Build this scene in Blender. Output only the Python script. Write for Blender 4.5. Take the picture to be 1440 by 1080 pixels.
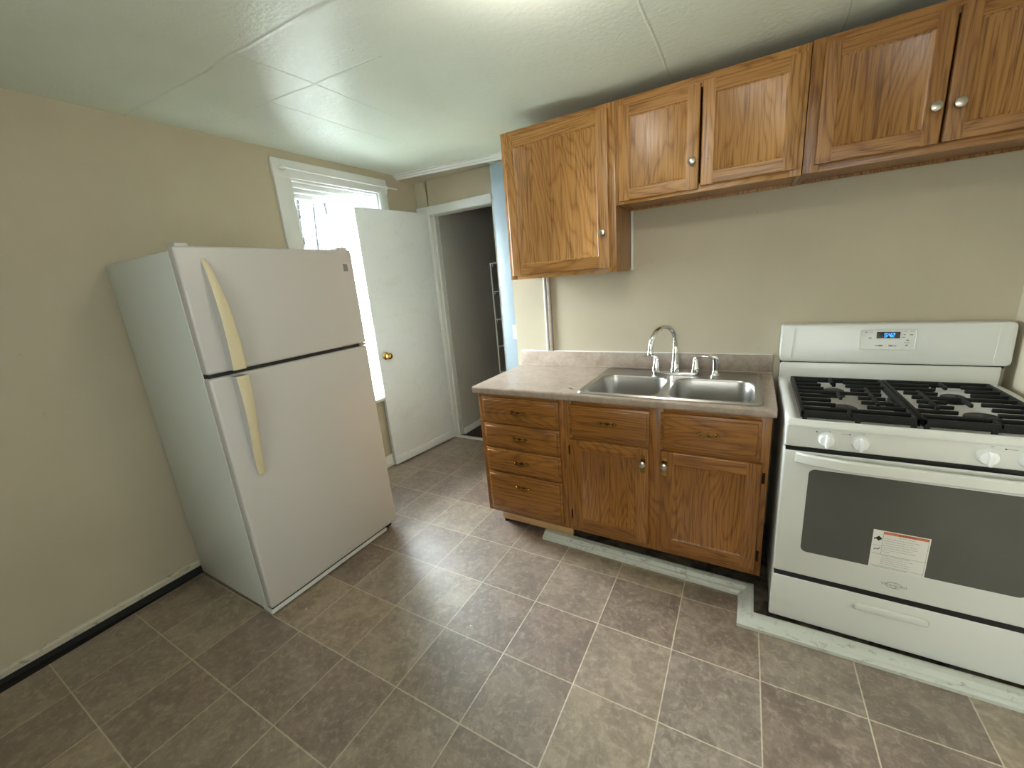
import bpy, bmesh, math, random
from mathutils import Vector, Matrix

random.seed(7)
for o in list(bpy.data.objects):
    bpy.data.objects.remove(o, do_unlink=True)
C = bpy.context.scene.collection
SC = bpy.context.scene

# ------------------------------------------------------------------ camera
CAM = Vector((0.81408585, -1.69658369, 1.49166111))
YAW, PITCH, ROLL, FPX = math.radians(-31.13309976), math.radians(-14.43717388), math.radians(-4.76884838), 568.7598959602612
fw = Vector((math.sin(YAW)*math.cos(PITCH), math.cos(YAW)*math.cos(PITCH), math.sin(PITCH)))
rt0 = Vector((math.cos(YAW), -math.sin(YAW), 0))
up0 = rt0.cross(fw)
rt = rt0*math.cos(ROLL) + up0*math.sin(ROLL)
up = up0*math.cos(ROLL) - rt0*math.sin(ROLL)
cd = bpy.data.cameras.new('camera'); cam = bpy.data.objects.new('camera', cd); C.objects.link(cam)
cd.sensor_fit = 'HORIZONTAL'; cd.sensor_width = 36.0; cd.lens = FPX/1440*36.0
cd.clip_start = 0.02; cd.clip_end = 200
cam.matrix_world = Matrix(((rt.x, up.x, -fw.x, CAM.x), (rt.y, up.y, -fw.y, CAM.y), (rt.z, up.z, -fw.z, CAM.z), (0, 0, 0, 1)))
SC.camera = cam

# ------------------------------------------------------------------ world, lights, exposure
SKY, SKY_BRIGHT, LAMP, EXPO = 6.0, 120.0, 12.5, 0.0
SC.view_settings.view_transform = 'Standard'; SC.view_settings.look = 'None'
SC.view_settings.gamma = 1; SC.view_settings.use_curve_mapping = False
SC.view_settings.exposure = EXPO
w = bpy.data.worlds.new('overcast_sky'); SC.world = w; w.use_nodes = True
bg = w.node_tree.nodes['Background']; bg.inputs[0].default_value = (0.87, 0.97, 1.0, 1); bg.inputs[1].default_value = SKY
# overcast sky, much brighter on the kitchen window side
_tc = w.node_tree.nodes.new('ShaderNodeTexCoord'); _dp = w.node_tree.nodes.new('ShaderNodeVectorMath'); _dp.operation = 'DOT_PRODUCT'; _dp.inputs[1].default_value = (-0.8, 0.6, 0.0); _mr = w.node_tree.nodes.new('ShaderNodeMapRange')
w.node_tree.links.new(_tc.outputs['Generated'], _dp.inputs[0]); w.node_tree.links.new(_dp.outputs['Value'], _mr.inputs['Value']); w.node_tree.links.new(_mr.outputs[0], bg.inputs[1])
for _k, _v in (('From Min', -0.35), ('From Max', 0.1), ('To Min', SKY), ('To Max', SKY_BRIGHT)): _mr.inputs[_k].default_value = _v
_mc = w.node_tree.nodes.new('ShaderNodeMapRange'); w.node_tree.links.new(_dp.outputs['Value'], _mc.inputs['Value'])
_mc.inputs['From Min'].default_value = -0.35; _mc.inputs['From Max'].default_value = 0.1
_mx = w.node_tree.nodes.new('ShaderNodeMix'); _mx.data_type = 'RGBA'; w.node_tree.links.new(_mc.outputs[0], _mx.inputs[0])
_mx.inputs[6].default_value = (0.96, 1.0, 0.95, 1); _mx.inputs[7].default_value = (0.87, 0.97, 1.0, 1); w.node_tree.links.new(_mx.outputs[2], bg.inputs[0])
SC.cycles.max_bounces = 12; SC.cycles.diffuse_bounces = 6; SC.cycles.glossy_bounces = 5
SC.cycles.transparent_max_bounces = 12; SC.cycles.caustics_reflective = False; SC.cycles.caustics_refractive = False
SC.cycles.sample_clamp_indirect = 120

def portal(name, loc, rot, sx, sy):
    l = bpy.data.lights.new(name, 'AREA'); l.shape = 'RECTANGLE'; l.size = sx; l.size_y = sy
    l.cycles.is_portal = True
    o = bpy.data.objects.new(name, l); C.objects.link(o); o.location = loc; o.rotation_euler = rot
    return o
# kitchen window in the left wall and two added, unseen fill windows let the overcast sky in
portal('window_portal', (-1.99, 0.48, 1.42), (0, math.radians(-90), 0), 1.7, 0.8)
portal('side_fill_portal', (1.81, -2.35, 1.475), (0, math.radians(90), 0), 1.5, 1.4)
portal('rear_fill_portal', (0.675, -3.44, 1.47), (math.radians(90), 0, 0), 1.7, 1.5)

LX, LY, LZ = 0.28, -0.60, 2.316       # ceiling lamp, just above the frame
ll = bpy.data.lights.new('ceiling_bulb', 'POINT'); ll.energy = LAMP; ll.shadow_soft_size = 0.06; ll.color = (1.0, 0.92, 0.82)
lo = bpy.data.objects.new('ceiling_bulb', ll); C.objects.link(lo); lo.location = (LX, LY, LZ-0.12)

# ------------------------------------------------------------------ materials
def lin(h):
    h = h.lstrip('#'); out = []
    for i in (0, 2, 4):
        c = int(h[i:i+2], 16)/255
        out.append(c/12.92 if c <= 0.04045 else ((c+0.055)/1.055)**2.4)
    return (*out, 1.0)

class NT:
    def __init__(s, name):
        s.m = bpy.data.materials.new(name); s.m.use_nodes = True
        s.t = s.m.node_tree; s.b = s.t.nodes['Principled BSDF']; s.out = s.t.nodes['Material Output']
    def n(s, typ, **kw):
        nd = s.t.nodes.new(typ)
        for k, v in kw.items():
            if k.startswith('i_'):
                key = k[2:]; key = int(key) if key.isdigit() else key.replace('_', ' ')
                nd.inputs[key].default_value = v
            else: setattr(nd, k, v)
        return nd
    def l(s, a, b): s.t.links.new(a, b); return b
    def math(s, op, a, b=None, c=None):
        nd = s.n('ShaderNodeMath', operation=op)
        for i, v in enumerate((a, b, c)):
            if v is None: continue
            if isinstance(v, (int, float)): nd.inputs[i].default_value = v
            else: s.l(v, nd.inputs[i])
        return nd.outputs[0]
    def vmath(s, op, a, b=None):
        nd = s.n('ShaderNodeVectorMath', operation=op)
        for i, v in enumerate((a, b)):
            if v is None: continue
            if isinstance(v, tuple): nd.inputs[i].default_value = v
            else: s.l(v, nd.inputs[i])
        return nd.outputs[0]
    def noise(s, vec, scale, detail=3, rough=0.5, dist=0.0):
        nd = s.n('ShaderNodeTexNoise'); nd.inputs['Scale'].default_value = scale; nd.inputs['Detail'].default_value = detail
        nd.inputs['Roughness'].default_value = rough; nd.inputs['Distortion'].default_value = dist
        if vec is not None: s.l(vec, nd.inputs['Vector'])
        return nd.outputs[0]
    def ramp(s, fac, stops, interp='LINEAR'):
        nd = s.n('ShaderNodeValToRGB'); nd.color_ramp.interpolation = interp
        el = nd.color_ramp.elements
        while len(el) < len(stops): el.new(0.5)
        for e, (p, c) in zip(el, stops):
            e.position = p; e.color = c if isinstance(c, tuple) else (lin(c) if isinstance(c, str) else (c, c, c, 1))
        s.l(fac, nd.inputs[0]); return nd.outputs[0]
    def mix(s, fac, a, b, mode='MIX'):
        nd = s.n('ShaderNodeMix', data_type='RGBA', blend_type=mode)
        for sock, v in ((nd.inputs[0], fac), (nd.inputs[6], a), (nd.inputs[7], b)):
            if isinstance(v, (int, float, tuple)): sock.default_value = v
            else: s.l(v, sock)
        return nd.outputs[2]
    def bump(s, h, strength=0.2, dist=0.01):
        nd = s.n('ShaderNodeBump'); nd.inputs['Strength'].default_value = strength; nd.inputs['Distance'].default_value = dist
        s.l(h, nd.inputs['Height']); s.l(nd.outputs[0], s.b.inputs['Normal']); return nd
    def obj(s, rnd=True):
        tc = s.n('ShaderNodeTexCoord'); v = tc.outputs['Object']
        if rnd:
            oi = s.n('ShaderNodeObjectInfo')
            sc = s.vmath('SCALE', s.vmath('ADD', oi.outputs['Location'], (0, 0, 0))); 
            cx = s.n('ShaderNodeCombineXYZ')
            for i, k in enumerate((13.0, 7.0, 29.0)): s.l(s.math('MULTIPLY', oi.outputs['Random'], k), cx.inputs[i])
            v = s.vmath('ADD', v, cx.outputs[0])
        return v
    def set(s, **kw):
        for k, v in kw.items():
            key = k.replace('_', ' ')
            if isinstance(v, (int, float, tuple)): s.b.inputs[key].default_value = v
            else: s.l(v, s.b.inputs[key])
        return s

def plain(name, col, rough=0.5, metal=0.0, spec=0.5, var=0.0, bump=0.0, bscale=60, coat=0.0):
    k = NT(name); v = k.obj(False)
    c = lin(col)
    if var > 0:
        f = k.noise(v, 5, 4, 0.6)
        d = tuple(x*(1-var) for x in c[:3]) + (1,)
        k.set(Base_Color=k.mix(f, d, c))
    else: k.set(Base_Color=c)
    k.set(Roughness=rough, Metallic=metal); k.b.inputs['Specular IOR Level'].default_value = spec
    if coat: k.b.inputs['Coat Weight'].default_value = coat; k.b.inputs['Coat Roughness'].default_value = 0.12
    if bump > 0: k.bump(k.noise(v, bscale, 3), bump, 0.004)
    return k.m

def paint_wall(name, col, rough=0.55, blotch=0.10):
    k = NT(name); v = k.obj(False)
    a = k.noise(v, 1.6, 4, 0.6); b = k.noise(v, 40, 3, 0.6)
    c = lin(col); d = tuple(x*(1-blotch) for x in c[:3]) + (1,)
    col1 = k.mix(k.ramp(a, [(0.3, 0.0), (0.7, 1.0)]), d, c)
    sp = k.ramp(k.noise(v, 26, 2, 0.7), [(0.24, 1.0), (0.28, 0.0)])   # small scuffs
    col2 = k.mix(k.math('MULTIPLY', sp, 0.25), col1, tuple(x*0.55 for x in c[:3]) + (1,))
    k.set(Base_Color=col2, Roughness=rough); k.b.inputs['Specular IOR Level'].default_value = 0.35
    k.bump(k.math('ADD', k.math('MULTIPLY', b, 0.3), k.noise(v, 6, 3)), 0.12, 0.006)
    return k.m

def oak(name, axis, light, mid, dark, scale=1.0):
    """varnished oak, grain along axis 0/1/2"""
    k = NT(name); v = k.obj(True)
    def stretch(f):
        s = [1.0, 1.0, 1.0]; s[axis] = f
        return k.vmath('MULTIPLY', v, tuple(s))
    fld = k.noise(stretch(0.13), 4.6*scale, 2, 0.45, 0.3)
    rings = k.math('PINGPONG', k.math('MULTIPLY', fld, 30.0), 0.5)
    rings = k.ramp(k.math('MULTIPLY', rings, 2.0), [(0.05, 0.0), (0.45, 0.75), (1.0, 1.0)])
    fine = k.noise(stretch(0.03), 95*scale, 4, 0.65)
    pores = k.ramp(k.noise(stretch(0.03), 190*scale, 2, 0.5), [(0.36, 1.0), (0.47, 0.0)])
    tone = k.noise(stretch(0.12), 7, 2, 0.5)
    f = k.math('ADD', k.math('MULTIPLY', rings, 0.33), k.math('MULTIPLY', fine, 0.67))
    c = k.ramp(f, [(0.22, dark), (0.45, mid), (0.78, light)])
    c = k.mix(k.math('MULTIPLY', k.ramp(tone, [(0.35, 1.0), (0.65, 0.0)]), 0.35), c, lin(dark))
    c = k.mix(k.math('MULTIPLY', pores, 0.5), c, tuple(x*0.45 for x in lin(dark)[:3]) + (1,))
    k.set(Base_Color=c, Roughness=k.ramp(fine, [(0.3, 0.36), (0.7, 0.28)]))
    k.b.inputs['Specular IOR Level'].default_value = 0.5
    k.bump(k.math('ADD', f, k.math('MULTIPLY', pores, -0.5)), 0.12, 0.002)
    return k.m

MAT = {}
M = MAT
M['wall'] = paint_wall('beige_wall_paint', '#bbb29c', 0.5)
M['wall_hall'] = paint_wall('grey_hall_paint', '#bdbbb3', 0.6)
M['white_trim'] = plain('white_trim_paint', '#dcdfdc', 0.35, var=0.08, bump=0.05, bscale=30)
M['daylit_blue'] = plain('daylight_tinted_trim', '#8c9ca8', 0.45, var=0.06, bump=0.05, bscale=20)  # the window's bluish daylight is put into the post's colour
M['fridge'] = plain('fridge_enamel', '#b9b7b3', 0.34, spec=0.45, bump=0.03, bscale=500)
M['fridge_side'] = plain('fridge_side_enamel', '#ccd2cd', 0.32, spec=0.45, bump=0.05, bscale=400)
M['gasket'] = plain('grey_gasket', '#4a4d4a', 0.7)
M['dark_gap'] = plain('dark_gap', '#1b1b1d', 0.6)
M['yellowed'] = plain('yellowed_plastic', '#cbc19f', 0.4, var=0.10)
M['badge'] = plain('badge_grey', '#8c8f93', 0.35, 0.4)
M['stove'] = plain('stove_enamel', '#d2d4cf', 0.28, spec=0.5, coat=0.15)
M['stove_knob'] = plain('knob_white', '#eceff0', 0.3)
M['iron'] = plain('cast_iron', '#0f0f0f', 0.6, spec=0.3, bump=0.15, bscale=200)
M['cap'] = plain('burner_cap', '#141312', 0.45)
M['chrome'] = plain('chrome', '#e4e6e8', 0.07, 1.0)
M['nickel'] = plain('brushed_nickel', '#b9b2a6', 0.28, 1.0)
M['brass'] = plain('polished_brass', '#c9a24c', 0.18, 1.0)
M['old_brass'] = plain('antique_brass', '#a98a4e', 0.22, 1.0, var=0.3)
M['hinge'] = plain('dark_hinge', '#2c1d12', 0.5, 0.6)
M['black'] = plain('black_plastic', '#0d0d10', 0.25)
M['paper'] = plain('label_paper', '#d8d8d2', 0.5)
M['ink'] = plain('label_ink', '#5a5a58', 0.7)
M['black_ink'] = plain('black_ink', '#151515', 0.7)
M['orange'] = plain('label_orange', '#c06a44', 0.6)
M['logo'] = plain('logo_grey', '#84867f', 0.5)
M['subfloor'] = plain('dark_subfloor', '#1a1511', 0.75, var=0.3)
M['hall_floor'] = plain('dark_hall_floor', '#3b2d27', 0.6, var=0.4)
M['debris'] = plain('dried_leaf', '#5a3a22', 0.8)
M['crumb'] = plain('white_crumb', '#e8e6e0', 0.8)
M['bark'] = plain('wet_dark_bark', '#23262b', 0.9, var=0.3)
M['siding'] = plain('white_siding', '#e9edf0', 0.7)
M['house_glass'] = plain('blue_grey_glass', '#33444d', 0.3)
M['roof'] = plain('grey_shingle', '#8b8f94', 0.9, var=0.3)
M['snow'] = plain('pale_ground', '#7e837f', 0.9, var=0.2)

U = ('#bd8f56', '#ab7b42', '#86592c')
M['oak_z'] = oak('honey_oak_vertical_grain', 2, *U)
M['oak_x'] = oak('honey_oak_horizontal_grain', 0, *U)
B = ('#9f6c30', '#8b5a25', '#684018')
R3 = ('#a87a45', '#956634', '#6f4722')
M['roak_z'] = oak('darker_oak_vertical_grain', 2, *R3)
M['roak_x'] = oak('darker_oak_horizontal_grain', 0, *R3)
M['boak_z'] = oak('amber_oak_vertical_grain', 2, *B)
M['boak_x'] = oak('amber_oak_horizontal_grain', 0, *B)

def mk_toe():
    k = NT('bare_toe_board'); v = k.obj(False)
    a = k.noise(k.vmath('MULTIPLY', v, (0.2, 1, 1)), 25, 4, 0.6)
    base = k.ramp(a, [(0.3, '#b08a5c'), (0.7, '#c9a877')])
    sx = k.n('ShaderNodeSeparateXYZ'); k.l(v, sx.inputs[0])
    g = k.ramp(k.math('ADD', sx.outputs[0], k.math('MULTIPLY', k.noise(v, 20, 3), 0.25)), [(0.5, 0.0), (0.56, 1.0)])
    k.set(Base_Color=k.mix(g, base, lin('#b9b4a4')), Roughness=0.6); return k.m
M['toe'] = mk_toe()

def mk_lam():
    k = NT('tan_laminate_counter'); v = k.obj(False)
    a = k.noise(v, 14, 6, 0.7, 0.8); b = k.noise(v, 60, 4, 0.7, 0.5); c = k.noise(v, 4, 3, 0.6, 1.0)
    f = k.math('ADD', k.math('MULTIPLY', a, 0.5), k.math('ADD', k.math('MULTIPLY', b, 0.3), k.math('MULTIPLY', c, 0.2)))
    col = k.ramp(f, [(0.30, '#7d6e5e'), (0.45, '#96877a'), (0.56, '#a5978a'), (0.72, '#b1a496')])
    k.set(Base_Color=col, Roughness=0.30); return k.m
M['laminate'] = mk_lam()

def mk_steel():
    k = NT('brushed_stainless'); v = k.obj(False)
    n = k.noise(k.vmath('MULTIPLY', v, (0.04, 1, 1)), 300, 2, 0.5)
    k.set(Base_Color=k.ramp(n, [(0.3, '#aeaca8'), (0.7, '#b6b4b0')]), Metallic=1.0, Roughness=0.31)
    return k.m
M['steel'] = mk_steel()

def mk_oven_glass():
    k = NT('grey_oven_glass'); v = k.obj(False)
    n = k.noise(v, 9, 3)
    k.set(Base_Color=k.mix(n, lin('#4a4b46'), lin('#52534e')), Roughness=0.18); k.b.inputs['Specular IOR Level'].default_value = 0.45
    return k.m
M['oven_glass'] = mk_oven_glass()

def mk_glass():
    k = NT('window_glass')
    tr = k.n('ShaderNodeBsdfTransparent'); gl = k.n('ShaderNodeBsdfGlossy'); gl.inputs['Roughness'].default_value = 0.02
    fr = k.n('ShaderNodeFresnel'); fr.inputs[0].default_value = 1.45
    mx = k.n('ShaderNodeMixShader'); k.l(fr.outputs[0], mx.inputs[0]); k.l(tr.outputs[0], mx.inputs[1]); k.l(gl.outputs[0], mx.inputs[2])
    k.l(mx.outputs[0], k.out.inputs[0]); return k.m
M['glass'] = mk_glass()

def emis(name, col, s):
    k = NT(name); k.set(Base_Color=(0, 0, 0, 1)); k.b.inputs['Emission Color'].default_value = col; k.b.inputs['Emission Strength'].default_value = s
    return k.m
M['led'] = emis('blue_clock_segments', (0.03, 0.30, 1.0, 1), 4.0)
M['lamp_glass'] = emis('lamp_glass_lit', (1.0, 0.90, 0.76, 1), 2.0)

def mk_floor():
    k = NT('slate_pattern_vinyl'); tc = k.n('ShaderNodeTexCoord'); v = tc.outputs['Object']
    T, r = 0.3052, 0.0117
    sx = k.n('ShaderNodeSeparateXYZ'); k.l(v, sx.inputs[0]); X, Y = sx.outputs[0], sx.outputs[1]
    c, s = math.cos(r)/T, math.sin(r)/T
    u = k.math('ADD', k.math('MULTIPLY', X, c), k.math('MULTIPLY', Y, s))
    q = k.math('SUBTRACT', k.math('MULTIPLY', Y, c), k.math('MULTIPLY', X, s))
    fu, fq = k.math('FRACT', u), k.math('FRACT', q)
    du = k.math('ABSOLUTE', k.math('SUBTRACT', fu, 0.5)); dq = k.math('ABSOLUTE', k.math('SUBTRACT', fq, 0.5))
    edge = k.math('MAXIMUM', du, dq)                       # 0.5 on the joint
    cell = k.n('ShaderNodeCombineXYZ'); k.l(k.math('FLOOR', u), cell.inputs[0]); k.l(k.math('FLOOR', q), cell.inputs[1])
    wn = k.n('ShaderNodeTexWhiteNoise', noise_dimensions='3D'); k.l(cell.outputs[0], wn.inputs['Vector'])
    rnd = wn.outputs['Value']
    off = k.vmath('SCALE', wn.outputs['Color']); off.node.inputs[3].default_value = 40.0
    vv = k.vmath('ADD', v, off)
    n1 = k.noise(vv, 8, 8, 0.72, 0.7); n2 = k.noise(vv, 38, 6, 0.75, 0.4); n3 = k.noise(vv, 3.2, 3, 0.6, 0.5)
    tone = k.ramp(rnd, [(0.0, '#766355'), (0.2, '#8d7d6d'), (0.4, '#7e695c'), (0.6, '#96866f'), (0.8, '#86796f'), (1.0, '#9d8a71')])
    f = k.math('ADD', k.math('MULTIPLY', n1, 0.6), k.math('MULTIPLY', n2, 0.4))
    dark = k.mix(1.0, tone, (0.48, 0.46, 0.44, 1), 'MULTIPLY'); lite = k.mix(0.45, tone, lin('#bdaf9c'))
    col = k.mix(k.ramp(f, [(0.38, 0.0), (0.6, 1.0)]), dark, tone)
    veins = k.ramp(k.math('ABSOLUTE', k.math('SUBTRACT', n1, 0.56)), [(0.0, 1.0), (0.03, 0.0)])
    col = k.mix(k.math('MULTIPLY', k.ramp(n2, [(0.52, 0.0), (0.68, 1.0)]), 0.7), col, lite)
    col = k.mix(k.math('MULTIPLY', veins, k.math('MULTIPLY', n3, 0.55)), col, lite)
    g = k.ramp(edge, [(0.4905, 0.0), (0.4945, 1.0)])
    grout = k.ramp(n2, [(0.35, '#a3957f'), (0.65, '#c2b39c')])
    col = k.mix(g, col, grout)
    k.set(Base_Color=col, Roughness=k.ramp(f, [(0.3, 0.55), (0.7, 0.45)]))
    k.b.inputs['Specular IOR Level'].default_value = 1.0; k.b.inputs['Coat Weight'].default_value = 1.0; k.b.inputs['Coat Roughness'].default_value = 0.31; k.b.inputs['Coat IOR'].default_value = 1.7
    h = k.math('SUBTRACT', k.math('MULTIPLY', f, 0.6), k.math('MULTIPLY', g, 0.4))
    k.bump(h, 0.4, 0.004)
    return k.m
M['floor'] = mk_floor()

def mk_ceiling():
    k = NT('glossy_ceiling_paint'); tc = k.n('ShaderNodeTexCoord'); v = tc.outputs['Object']
    sx = k.n('ShaderNodeSeparateXYZ'); k.l(v, sx.inputs[0])
    wob = k.math('MULTIPLY', k.math('SUBTRACT', k.noise(v, 3, 3), 0.5), 0.03)
    X, Y = k.math('ADD', sx.outputs[0], wob), k.math('ADD', sx.outputs[1], wob)
    def seam(S, at, wd=0.006):
        return k.ramp(k.math('ABSOLUTE', k.math('SUBTRACT', S, at)), [(0.0, 1.0), (wd, 0.0)])
    def gate(S, lo_, hi_):
        return k.math('MULTIPLY', k.math('GREATER_THAN', S, lo_), k.math('LESS_THAN', S, hi_))
    parts = [seam(Y, -0.67, 0.010), k.math('MULTIPLY', seam(Y, -0.36, 0.005), gate(X, -1.3, -0.45)),
             k.math('MULTIPLY', seam(X, -1.18, 0.005), gate(Y, -0.5, 0.4)), k.math('MULTIPLY', seam(X, -0.86, 0.005), gate(Y, -0.67, 0.1)),
             k.math('MULTIPLY', seam(X, 0.444, 0.006), gate(Y, -0.6, 1.0)), k.math('MULTIPLY', seam(X, 1.05, 0.004), gate(Y, -0.6, 1.0))]
    s = parts[0]
    for p in parts[1:]: s = k.math('MAXIMUM', s, p)
    n = k.noise(v, 48, 3, 0.6); n2 = k.noise(v, 5, 4, 0.6)
    flk = k.ramp(k.noise(v, 11, 5, 0.75, 1.5), [(0.64, 0.0), (0.67, 1.0)])
    c = k.mix(n2, lin('#d8e0d4'), lin('#e2eae0'))
    c = k.mix(k.math('MULTIPLY', s, 0.10), c, lin('#8f9084'))
    k.set(Base_Color=c, Roughness=0.38); k.b.inputs['Specular IOR Level'].default_value = 0.09
    h = k.math('ADD', k.math('MULTIPLY', n, 0.55), k.math('ADD', k.math('MULTIPLY', flk, 0.8), k.math('ADD', k.math('MULTIPLY', s, 0.8), k.math('MULTIPLY', n2, 0.6))))
    k.bump(h, 0.40, 0.007)
    return k.m
M['ceiling'] = mk_ceiling()

def mk_dirty(name, base, dirt, lo_=0.45, hi_=0.62, sc=12, fz=None):
    k = NT(name); v = k.obj(False)
    f = k.ramp(k.noise(k.vmath('MULTIPLY', v, (1, 1, 2)), sc, 6, 0.75, 0.6), [(lo_, 0.0), (hi_, 1.0)])
    k.set(Base_Color=k.mix(f, lin(base), lin(dirt)), Roughness=0.5)
    k.bump(k.noise(v, 30, 4), 0.3, 0.004); return k.m
M['curb'] = mk_dirty('worn_white_curb', '#bfc3bb', '#7a7162', 0.55, 0.72, 24)
M['platform'] = mk_dirty('grimy_platform', '#6b6255', '#2b2621', 0.38, 0.6, 9)
M['base'] = mk_dirty('worn_baseboard', '#bdb8a5', '#847a66', 0.52, 0.68, 16)
M['door_paint'] = mk_dirty('scuffed_door_paint', '#e2e8eb', '#dadfe0', 0.5, 0.75, 5)

# ------------------------------------------------------------------ mesh helpers
class MB:
    """collects shapes into one mesh; .m is the material slot of what is added next"""
    def __init__(s): s.bm = bmesh.new(); s.m = 0
    def _take(s, geom_faces, smooth=False):
        for f in geom_faces: f.material_index = s.m
    def merge(s, other_bm):
        me = bpy.data.meshes.new('tmp'); other_bm.to_mesh(me); n0 = len(s.bm.faces)
        s.bm.from_mesh(me); bpy.data.meshes.remove(me); other_bm.free()
        s.bm.faces.ensure_lookup_table()
        for f in s.bm.faces[n0:]: f.material_index = s.m
    def box(s, x0, x1, y0, y1, z0, z1, bev=0.0, seg=2, edges=None):
        b = bmesh.new(); r = bmesh.ops.create_cube(b, size=1)
        for v in b.verts:
            v.co = Vector(((x0+x1)/2 + v.co.x*(x1-x0), (y0+y1)/2 + v.co.y*(y1-y0), (z0+z1)/2 + v.co.z*(z1-z0)))
        if bev > 0:
            es = b.edges if edges is None else [e for e in b.edges if edges(e)]
            bmesh.ops.bevel(b, geom=list(es), offset=bev, segments=seg, affect='EDGES', profile=0.5)
        s.merge(b); return s
    def hexa(s, pts, bev=0.0, seg=2):
        """8 corners: bottom 4 ccw, top 4 ccw"""
        b = bmesh.new(); v = [b.verts.new(p) for p in pts]
        for q in ((3, 2, 1, 0), (4, 5, 6, 7), (0, 1, 5, 4), (1, 2, 6, 5), (2, 3, 7, 6), (3, 0, 4, 7)): b.faces.new([v[i] for i in q])
        bmesh.ops.recalc_face_normals(b, faces=b.faces)
        if bev: bmesh.ops.bevel(b, geom=list(b.edges), offset=bev, segments=seg, affect='EDGES', profile=0.5)
        s.merge(b); return s
    def tube(s, pts, r, seg=12, cap=True, closed=False):
        pts = [Vector(p) for p in pts]; n = len(pts); rs = r if isinstance(r, (list, tuple)) else [r]*n
        b = bmesh.new(); rings = []; prev = None
        for i, p in enumerate(pts):
            if closed: t = (pts[(i+1) % n]-pts[i-1])
            else: t = pts[min(i+1, n-1)]-pts[max(i-1, 0)]
            t.normalize()
            if prev is None:
                a = Vector((0, 0, 1)) if abs(t.z) < 0.9 else Vector((1, 0, 0)); u = t.cross(a).normalized()
            else: u = (prev - t*prev.dot(t)).normalized()
            prev = u; vv = t.cross(u)
            rings.append([b.verts.new(p + (u*math.cos(2*math.pi*j/seg) + vv*math.sin(2*math.pi*j/seg))*rs[i]) for j in range(seg)])
        m = n if closed else n-1
        for i in range(m):
            A, Bq = rings[i], rings[(i+1) % n]
            for j in range(seg): b.faces.new((A[j], A[(j+1) % seg], Bq[(j+1) % seg], Bq[j]))
        if cap and not closed:
            b.faces.new(rings[0][::-1]); b.faces.new(rings[-1])
        bmesh.ops.recalc_face_normals(b, faces=b.faces); s.merge(b); return s
    def lathe(s, prof, origin, axis=(0, 0, 1), seg=24, sx=1.0, sy=1.0):
        """prof [(radius, height)...] turned about axis through origin"""
        ax = Vector(axis).normalized(); q = Vector((0, 0, 1)).rotation_difference(ax); o = Vector(origin)
        b = bmesh.new(); rings = []
        for r, h in prof:
            if r < 1e-6: rings.append([b.verts.new(o + q @ Vector((0, 0, h)))])
            else: rings.append([b.verts.new(o + q @ Vector((r*sx*math.cos(2*math.pi*j/seg), r*sy*math.sin(2*math.pi*j/seg), h))) for j in range(seg)])
        for A, Bq in zip(rings, rings[1:]):
            if len(A) == 1 and len(Bq) == 1: continue
            for j in range(seg):
                k2 = (j+1) % seg
                if len(A) == 1: b.faces.new((A[0], Bq[k2], Bq[j]))
                elif len(Bq) == 1: b.faces.new((A[j], A[k2], Bq[0]))
                else: b.faces.new((A[j], A[k2], Bq[k2], Bq[j]))
        if len(rings[0]) > 1: b.faces.new(rings[0][::-1])
        if len(rings[-1]) > 1: b.faces.new(rings[-1])
        bmesh.ops.recalc_face_normals(b, faces=b.faces); s.merge(b); return s
    def prism(s, poly, fn, a, bq, bev=0.0, seg=2):
        """poly of (p,q) swept from a to b; fn(p,q,t) -> point"""
        b = bmesh.new(); A = [b.verts.new(fn(p, q, a)) for p, q in poly]; Bv = [b.verts.new(fn(p, q, bq)) for p, q in poly]
        n = len(poly)
        b.faces.new(A[::-1]); b.faces.new(Bv)
        for i in range(n): b.faces.new((A[i], A[(i+1) % n], Bv[(i+1) % n], Bv[i]))
        bmesh.ops.recalc_face_normals(b, faces=b.faces)
        if bev: bmesh.ops.bevel(b, geom=list(b.edges), offset=bev, segments=seg, affect='EDGES', profile=0.5)
        s.merge(b); return s
    def loft(s, secs, cap=True):
        """secs: list of closed rings (same length) of points"""
        b = bmesh.new(); R = [[b.verts.new(p) for p in r] for r in secs]; n = len(R[0])
        for A, Bq in zip(R, R[1:]):
            for j in range(n): b.faces.new((A[j], A[(j+1) % n], Bq[(j+1) % n], Bq[j]))
        if cap: b.faces.new(R[0][::-1]); b.faces.new(R[-1])
        bmesh.ops.recalc_face_normals(b, faces=b.faces); s.merge(b); return s
    def xf(s, fn):
        for v in s.bm.verts: v.co = fn(v.co)
        return s

def rrect(x0, x1, y0, y1, r, seg=6):
    pts = []
    for cx, cy, a0 in ((x1-r, y1-r, 0), (x0+r, y1-r, 90), (x0+r, y0+r, 180), (x1-r, y0+r, 270)):
        for i in range(seg+1):
            a = math.radians(a0 + 90*i/seg); pts.append((cx + r*math.cos(a), cy + r*math.sin(a)))
    return pts

def text_mesh(mb, body, size, fn, align='LEFT'):
    """flat lettering added to mb; fn maps (u, v) in metres to a point"""
    cu = bpy.data.curves.new('t', 'FONT'); cu.body = body; cu.size = size; cu.align_x = align; cu.resolution_u = 2
    o = bpy.data.objects.new('t', cu); C.objects.link(o)
    dg = bpy.context.evaluated_depsgraph_get(); dg.update()
    me = bpy.data.meshes.new_from_object(o.evaluated_get(dg))
    b = bmesh.new(); b.from_mesh(me)
    for v in b.verts: v.co = fn(v.co.x, v.co.y)
    bpy.data.objects.remove(o); bpy.data.curves.remove(cu); bpy.data.meshes.remove(me)
    mb.merge(b)

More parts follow.
